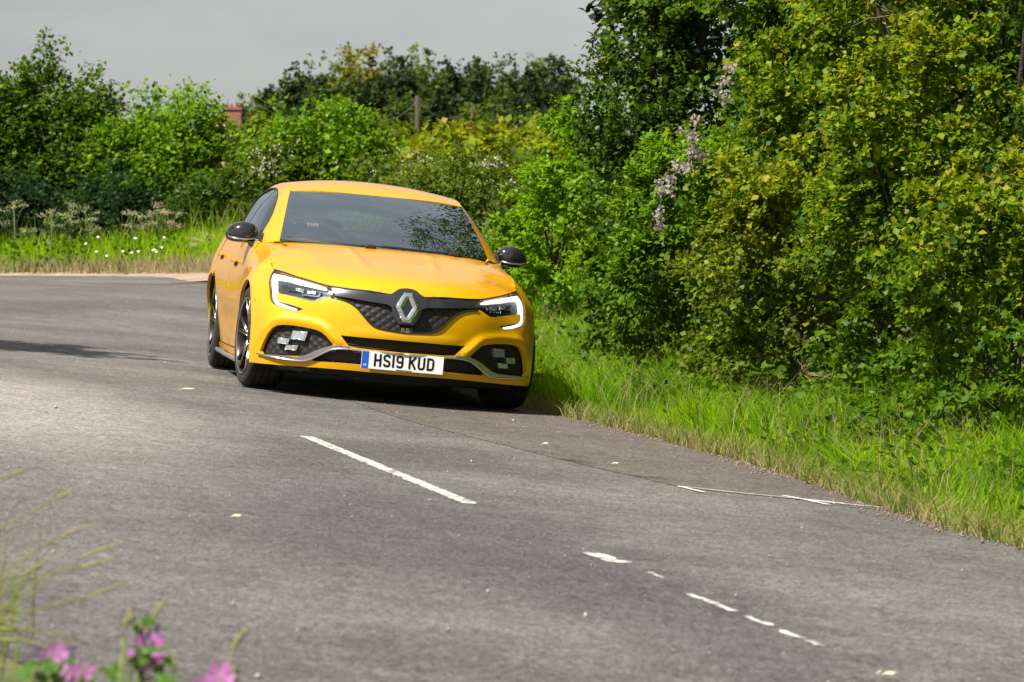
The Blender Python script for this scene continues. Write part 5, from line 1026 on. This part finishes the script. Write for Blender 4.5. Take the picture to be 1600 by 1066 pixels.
# tall umbels and white daisies on the far verge
m_stem = noisy('green_stem', [(.06,.10,.02),(.11,.15,.03)], 30, .7, 3)
m_umb = leafmat('umbel_cream', [(.22,.23,.10),(.32,.32,.17),(.42,.41,.25)], .9, .3); m_dry = leafmat('umbel_dry', [(.30,.24,.14),(.42,.35,.22)], .9, .3); m_dais = leafmat('daisy_white', [(.72,.72,.70),(.82,.82,.80)], .8, .2)
def umbel(label, px, toprow, D, m, seed, heads=7, hr=.055):
    r = np.random.default_rng(seed); x, y, zt = pxz(px, toprow, D); g = gz(x, y); H = zt-g; root = empty('hogweed_plant', (x, y, g)); tag(root, label, 'wildflower', 'tall umbel plants on the far verge')
    mb = MB().tube([(0,0,0),(.02,0,H*.5),(0,.02,H)], [.014,.011,.006], 6)
    for k in range(heads):
        c = np.array([r.normal(0,.16), r.normal(0,.12), H*r.uniform(.62,1.0)]) if k else np.array([0,.02,H]); mb.tube([(0,.01,H*.55),tuple(c*[.6,.6,.9]),tuple(c)], .005, 5)
        p = c+r.normal(0,1,(34,3))*[hr,hr,.018]; scatter('flower_head', LEAF4, p, r.normal(0,1,p.shape), r.normal(0,.4,p.shape)+[0,-.5,1], r.uniform(.016,.034,34), m, root)
    mb.build('stem', m_stem, root, True); p = np.array([0,0,H*.35])+r.normal(0,1,(60,3))*[.16,.14,H*.16]; scatter('leaf', LEAF4, p, r.normal(0,1,p.shape), r.normal(0,.6,p.shape)+[0,0,1], r.uniform(.06,.13,60), K['mid'], root)
for i, (px, row, D, m, txt) in enumerate(((22,316,57.5,m_umb,'cream umbel plant nearest the left picture edge'),(80,330,57,m_umb,'branched cream umbel plant under the tall left tree'),(108,318,57,m_umb,'tallest cream umbel plant under the tall left tree'),(134,325,57,m_umb,'broad cream umbel plant right of the tallest one'),(205,331,55.5,m_umb,'cream umbel plant above the white daisies'),(245,318,55,m_dry,'tall dried brown umbel plant above the white daisies'),(262,332,55,m_dry,'shorter dried umbel plant right of the tall dried one'),(318,364,53.5,m_dry,'dried umbel plant just left of the door mirror'),(302,372,53.5,m_umb,'small pale umbel plant left of the door mirror'))): umbel(txt, px, row, D, m, 600+i)
def daisies(label, px, row, D, n, seed, sp=(.10,.05)):
    r = np.random.default_rng(seed); x, y, zt = pxz(px, row, D); g = gz(x, y); root = empty('daisy_plant', (x, y, g)); tag(root, label, 'wildflower', 'white daisies on the far verge'); mb = MB()
    for k in range(n):
        c = np.array([r.normal(0,sp[0]*2), r.normal(0,.1), max(.1, zt-g+r.normal(0,sp[1]))]); mb.tube([(0,0,0), c*[.5,.5,.6], c], .004, 4); a = np.linspace(0,2*math.pi,11)[:-1]; V = [c]+[c+np.array([.022*math.cos(t), .022*math.sin(t)*.7-.01, .022*math.sin(t)*.6]) for t in a]; MB().add(V, [(0,1+i,1+(i+1)%10) for i in range(10)]).build('flower', m_dais, root)
    mb.build('stem', m_stem, root)
daisies('white daisies in a close cluster by the dry grass fringe', 198, 396, 53.5, 6, 701, (.16,.05)); daisies('few white daisies above the close cluster', 172, 376, 54.5, 2, 702); daisies('white daisies right of the close cluster', 232, 390, 53.5, 3, 703, (.11,.05)); daisies('single white daisies higher in the grass by the umbels', 215, 374, 54.5, 2, 704)
# ---- house chimney, telegraph poles
m_brick = noisy('red_brick', [(.18,.07,.055),(.27,.11,.085),(.22,.09,.08)], 3, .9, 6, .4, 30); m_tile = noisy('orange_tile', [(.20,.07,.035),(.30,.11,.05)], 4, .85, 5, .5, 25); m_rend = mat('white_render', (.75,.73,.68), .9)
hx, hy, hz = pxz(352, 184, 130); house = empty('brick_house', (hx, hy, gz(hx, hy))); tag(house, 'red brick house with a big chimney showing above the far hedge', 'house'); Hh = hz-gz(hx, hy)
MB().box((-.3,3.0,Hh/2-1.3), (5.2,5.0,Hh-2.6)).build('wall', m_rend, house)
MB().add([(-3.2,.2,Hh-2.6),(2.6,.2,Hh-2.6),(2.6,5.8,Hh-2.6),(-3.2,5.8,Hh-2.6),(-.36,2.6,Hh+.12),(-.02,2.6,Hh+.12)], [(0,1,5,4),(1,2,5),(2,3,4,5),(3,0,4)]).build('roof', m_tile, house)
ch = MB().box((.22,1.6,Hh-1.0), (.60,.6,2.9)).box((.22,1.6,Hh+.42), (.68,.7,.10)).build('chimney', m_brick, house)
for dx in (-.10,.10): MB().lathe([(0,0),(.07,0),(.06,.16),(.05,.16),(.05,.02)], 12, 'z', (.22+dx,1.6,Hh+.44)).build('chimney_pot', m_tile, ch)
MB().box((-.22,.9,Hh-.16), (.38,.30,.16)).build('dormer_roof', m_tile, house); MB().box((-.24,.85,Hh-.28), (.36,.30,.09)).build('dormer_board', m_rend, house)
m_pole = noisy('pole_wood', [(.035,.024,.018),(.065,.045,.034)], 8, .9, 5)
tops = []
for px, row, D, txt in ((652,150,150,'dark brown telegraph pole in front of the hill wood'),(738,162,175,'second telegraph pole further off above the rust topped bush')):
    x, y, z = pxz(px, row, D); g = gz(x, y); pr = empty('telegraph_pole', (x, y, g)); tag(pr, txt, 'pole', 'telegraph poles before the hill'); MB().tube([(0,0,0),(0,0,z-g)], [.13,.10], 10).build('post', m_pole, pr, True); MB().box((0,0,z-g-.25), (.42,.1,.10)).build('cross_arm', m_pole, pr); tops.append((x, y, z-.2))
m_wire = mat('wire', (.30,.31,.30), .6)
for k, (a_, b_) in enumerate(((tops[0], tops[1]), (tops[1], pxz(900,185,190)), (pxz(560,168,140), tops[0]))):
    t = np.linspace(0,1,17)[:,None]; a_, b_ = np.array(a_), np.array(b_); P = a_+(b_-a_)*t-np.array([0,0,1])*4*.7*t*(1-t); w = MB().tube(P, .007, 5).build('telephone_wire', m_wire, None, True); tag(w, ['thin wire sagging between the two telegraph poles','thin wire running right from the second telegraph pole','thin wire running left from the first telegraph pole'][k], 'wire', 'telephone wires')
# ================================================================== foreground verge by the camera: mallow and grasses
m_pet = leafmat('mallow_petal', [(.46,.12,.42),(.56,.19,.52),(.40,.08,.37)], .6, .45); m_mleaf = leafmat('mallow_leaf', [(.035,.10,.012),(.06,.15,.018),(.10,.19,.02)], .5, .4)
m_bud = noisy('mallow_bud', [(.09,.12,.03),(.16,.14,.07)], 40, .8, 3); m_pst = mat('pistil', (.75,.60,.68), .7); m_wilt = leafmat('wilted_petal', [(.20,.05,.26),(.26,.08,.32)], .7, .3)
def flower(c, nrm, rad, parent, wilt=False):
    n = unit(np.array(nrm, float)); x = unit(np.cross(n, [0,0,1])); y = np.cross(n, x); root = None
    for k in range(5):
        a = 2*math.pi*k/5+.3; V = []; prof = [(0,.05),(.35,.16),(.7,.34),(.95,.42),(1.0,.26),(.93,.0)]
        ax_ = x*math.cos(a)+y*math.sin(a); bx_ = -x*math.sin(a)+y*math.cos(a)
        L = [(u, v) for u, v in prof]+[(u, -v) for u, v in prof[-2::-1]]
        cup = .35 if not wilt else 1.3
        P = [np.array(c)+(ax_*u+bx_*v*(1 if not wilt else .6))*rad*(1 if not wilt else .75)+n*(cup*u*u-.12*abs(v))*rad for u, v in L]
        ctr = np.array(c)+ax_*.55*rad+n*cup*.3*rad; V = P+[ctr]; F = [(i,(i+1) % len(P), len(P)) for i in range(len(P))]
        o = mesh('petal', V, F, m_pet if not wilt else m_wilt, root or parent, True)
        if root is None: o.name = 'flower'; root = o
    MB().tube([np.array(c)-n*.004, np.array(c)+n*rad*.42], [rad*.09, rad*.05], 7).build('pistil', m_pst, root, True)
    return root
def mleaf(mb, c, d, n, s):
    d = unit(np.array(d, float)); n = unit(np.array(n, float)); sd = np.cross(d, n); V = [np.array(c)]; k = 21
    for i in range(k):
        a = R(-150)+R(300)*i/(k-1); rr = s*(.72+.28*abs(math.cos(a*2.5)))*(1-.08*(i % 2)); V.append(np.array(c)+(d*math.cos(a)+sd*math.sin(a))*rr+n*s*(.16*math.cos(a*5)-.05))
    mb.add(V, [(0,i,i+1) for i in range(1,k)])
def mallow(label, D, stems, seed, base):
    r = np.random.default_rng(seed); bx, by = base; g = gz(bx, by); root = empty('mallow_plant', (bx, by, g)); tag(root, label, 'wildflower', 'purple mallow plants on the near verge'); o0 = np.array([bx, by, g]); st = MB(); 
    for (px, row, kind, rad, face) in stems:
        tip = np.array(pxz(px, row, D+r.normal(0,.05)))-o0; mid = tip*[.45,.5,.62]+r.normal(0,.02,3); t = np.linspace(0,1,8)[:,None]; P = 2*t*(1-t)*mid+t*t*tip; st.tube(P, .0042*np.linspace(1,.55,8), 6)
        if kind in ('f','w'): flower(tip, face, rad, root, kind == 'w')
        if kind == 'b':
            bd = MB(); 
            for q in range(3): c = tip+r.normal(0,.008,3); bd.lathe([(0,-.008),(.006,-.004),(.007,.002),(.003,.008),(0,.009)], 9, 'z', tuple(c))
            bd.build('bud', m_bud, root, True)
        for q in range(4 if kind != 'l' else 3):
            c = P[r.integers(2,7)]+r.normal(0,.02,3); lf = MB(); mleaf(lf, c, r.normal(0,1,3)*[1,1,.3], [r.normal(0,.4), -.7, .8], r.uniform(.016,.034)); lf.build('leaf', m_mleaf, root, True)
    st.build('stem', m_stem, root, True)
FC = (0,-.95,.3)
mallow('purple mallow with its large open flower facing the camera, nearest the road', 5.45, [(230,1022,'f',.033,(-.2,-.9,.35)),(236,1000,'w',.020,(.3,-.6,.7)),(206,976,'b',0,0),(192,992,'w',.010,FC),(215,985,'b',0,0),(190,1030,'l',0,0),(214,1048,'l',0,0)], 801, (-.62,5.35))
mallow('purple mallow with several small flowers at the bottom left corner', 5.4, [(88,1022,'f',.017,(.2,-.9,.4)),(66,1026,'w',.016,(-.3,-.8,.4)),(112,1020,'w',.013,FC),(94,1056,'f',.019,(0,-.8,.6)),(128,1060,'f',.024,(.2,-.8,.6)),(60,1044,'b',0,0),(140,1036,'l',0,0),(105,1044,'l',0,0),(160,1040,'l',0,0),(40,1058,'l',0,0)], 802, (-.76,5.3))
mallow('single purple mallow flower cut by the bottom picture edge', 5.35, [(343,1060,'f',.024,(.1,-.85,.5)),(372,1056,'b',0,0),(318,1075,'f',.018,FC)], 803, (-.46,5.25))
# seeding grasses: each stem with its ear is one plant
m_ear = noisy('grass_ear', [(.20,.18,.07),(.32,.28,.13),(.26,.27,.09)], 80, .9, 4, .6, 300); m_gst = noisy('grass_stem', [(.16,.18,.04),(.25,.25,.08)], 40, .8, 3)
def eargrass(label, px, row, D, base, lean, L, rad, seed, group='seeding grass stems on the near verge'):
    r = np.random.default_rng(seed); tip = np.array(pxz(px, row, D)); b = np.array([base[0], base[1], gz(*base)]); root = empty('seeding_grass', tuple(b)); tag(root, label, 'grass', group); e = tip-b; d = unit(np.array([lean,0,1.0])); e0 = e-d*L; t = np.linspace(0,1,9)[:,None]; ctrl = e0*[.35,.5,.7]
    P = 2*t*(1-t)*ctrl+t*t*e0; MB().tube(P, .0016, 5).build('stem', m_gst, root, True); ear = MB(); k = 15; prof = rad*np.sin(np.linspace(.25,math.pi-.12,k))**.6
    Q = e0+d*L*np.linspace(0,1,k)[:,None]+np.array([lean*.2*L,0,-.04*L])*(np.linspace(0,1,k)[:,None]**2); ear.tube(Q, prof*r.uniform(.85,1.1,k), 9)
    for q in range(70):
        i = r.integers(0,k-1); a = unit(r.normal(0,1,3)); s_ = Q[i]+a*prof[i]*.8; ear.tube([s_, s_+(a*.5+d)*rad*1.1], [rad*.22,rad*.05], 3, False)
    ear.build('ear', m_ear, root, True)
    for q in range(2): h0 = P[2+q]; dd = np.array([r.normal(lean,.6), r.normal(0,.3), .7]); V, F = [], []; w = .0035; pts = [h0+dd*s_*.12+np.array([0,0,-.10])*s_*s_ for s_ in np.linspace(0,1,6)]; MB().tube(pts, [.002,.003,.003,.0022,.0014,.0006], 4).build('blade', m_gst, root, True)
eargrass('upright seed head above the large mallow flower', 203, 948, 5.6, (-.66,5.45), .28, .042, .0040, 811)
eargrass('slanting seed head right of the upright one', 258, 932, 5.6, (-.64,5.4), .65, .055, .0034, 812)
eargrass('thick seed head standing alone on the road side of the mallow', 381, 980, 5.5, (-.5,5.3), .5, .045, .0046, 813)
eargrass('faint upright stem below the lone seed head', 272, 1018, 5.4, (-.57,5.3), .05, .05, .003, 814)
for i, (px, row, D, ln, L, txt) in enumerate(((173,846,6.6,1.7,.07,'longest seed head arching to the right over the tarmac'),(128,818,6.6,1.6,.06,'seed head just above the longest arching one'),(178,911,6.5,1.8,.06,'low seed head stretching right over the tarmac'),(110,763,6.7,1.5,.05,'thin seed head high on the left'),(35,730,6.7,1.6,.045,'topmost seed head at the left picture edge'),(160,872,6.6,2.2,.06,'drooping seed head under the longest arching one'),(62,876,6.5,1.2,.05,'short seed head close to the left picture edge'))):
    eargrass(txt, px, row, D, (-1.12-.05*i,D-.25), ln, L, .0030, 820+i, 'arching grasses at the left picture edge')
r = np.random.default_rng(900)
pos = np.column_stack([r.uniform(-2.6,-1.02,2600), r.uniform(5.2,8.6,2600)]); k = side_dist(pos, ELS, 1) > .0; pos = pos[k]
grass('near_verge_grass', 'rough green and straw grass in the bottom left corner', pos, .24, G_['mixed'], .7, .004, (.25,0), 7)
pos = np.column_stack([r.uniform(-2.0,.1,2600), r.uniform(4.2,5.35,2600)]); k = side_dist(pos, ELS, 1) > .05; pos = pos[k]
grass('near_verge_grass', 'short grass under the mallow plants', pos, .12, G_['bright'], .6, .005, (.1,0), 8)
pos = np.column_stack([r.uniform(-2.2,-1.05,260), r.uniform(5.6,7.4,260)]); grass('near_verge_grass', 'long straw coloured stems leaning in from the left picture edge', pos, .44, G_['dry'], .6, .0035, (.45,0), 9)
# small pale leaves lying on the road
m_fall = leafmat('fallen_leaf', [(.45,.38,.06),(.55,.48,.30),(.60,.55,.48)], .8, .2)
for i, (px, row, txt) in enumerate(((960,727,'yellow fallen leaf on the smooth tarmac strip'),(851,696,'small yellow leaf on the tarmac ahead of the car'),(367,811,'white scrap lying on the left half of the road'),(235,501,'tan leaf on the road behind the car'),(290,610,'pale scrap on the road beside the front wheel'),(1388,1060,'pale scrap at the bottom edge of the road'))):
    D = 8.0
    for _ in range(60):
        x = (px-800)/5167.5*D; zg_ = float(base_h(x, D)); D = (1-zg_-.01)*5167.5/(row-419)
    s_ = .022 if row > 650 else .06; V = [(-s_,0,0),(-s_*.3,-s_*.35,.006),(s_*.6,-s_*.3,.004),(s_,0,.010),(s_*.4,s_*.35,.006),(-s_*.4,s_*.3,.004),(0,0,.012)]
    o = mesh('fallen_leaf', V, [(k_,(k_+1) % 6,6) for k_ in range(6)], m_fall, None, True); o.location = (x, D, float(base_h(x, D))+.014); tag(o, txt, 'leaf', 'small leaves and scraps on the road')
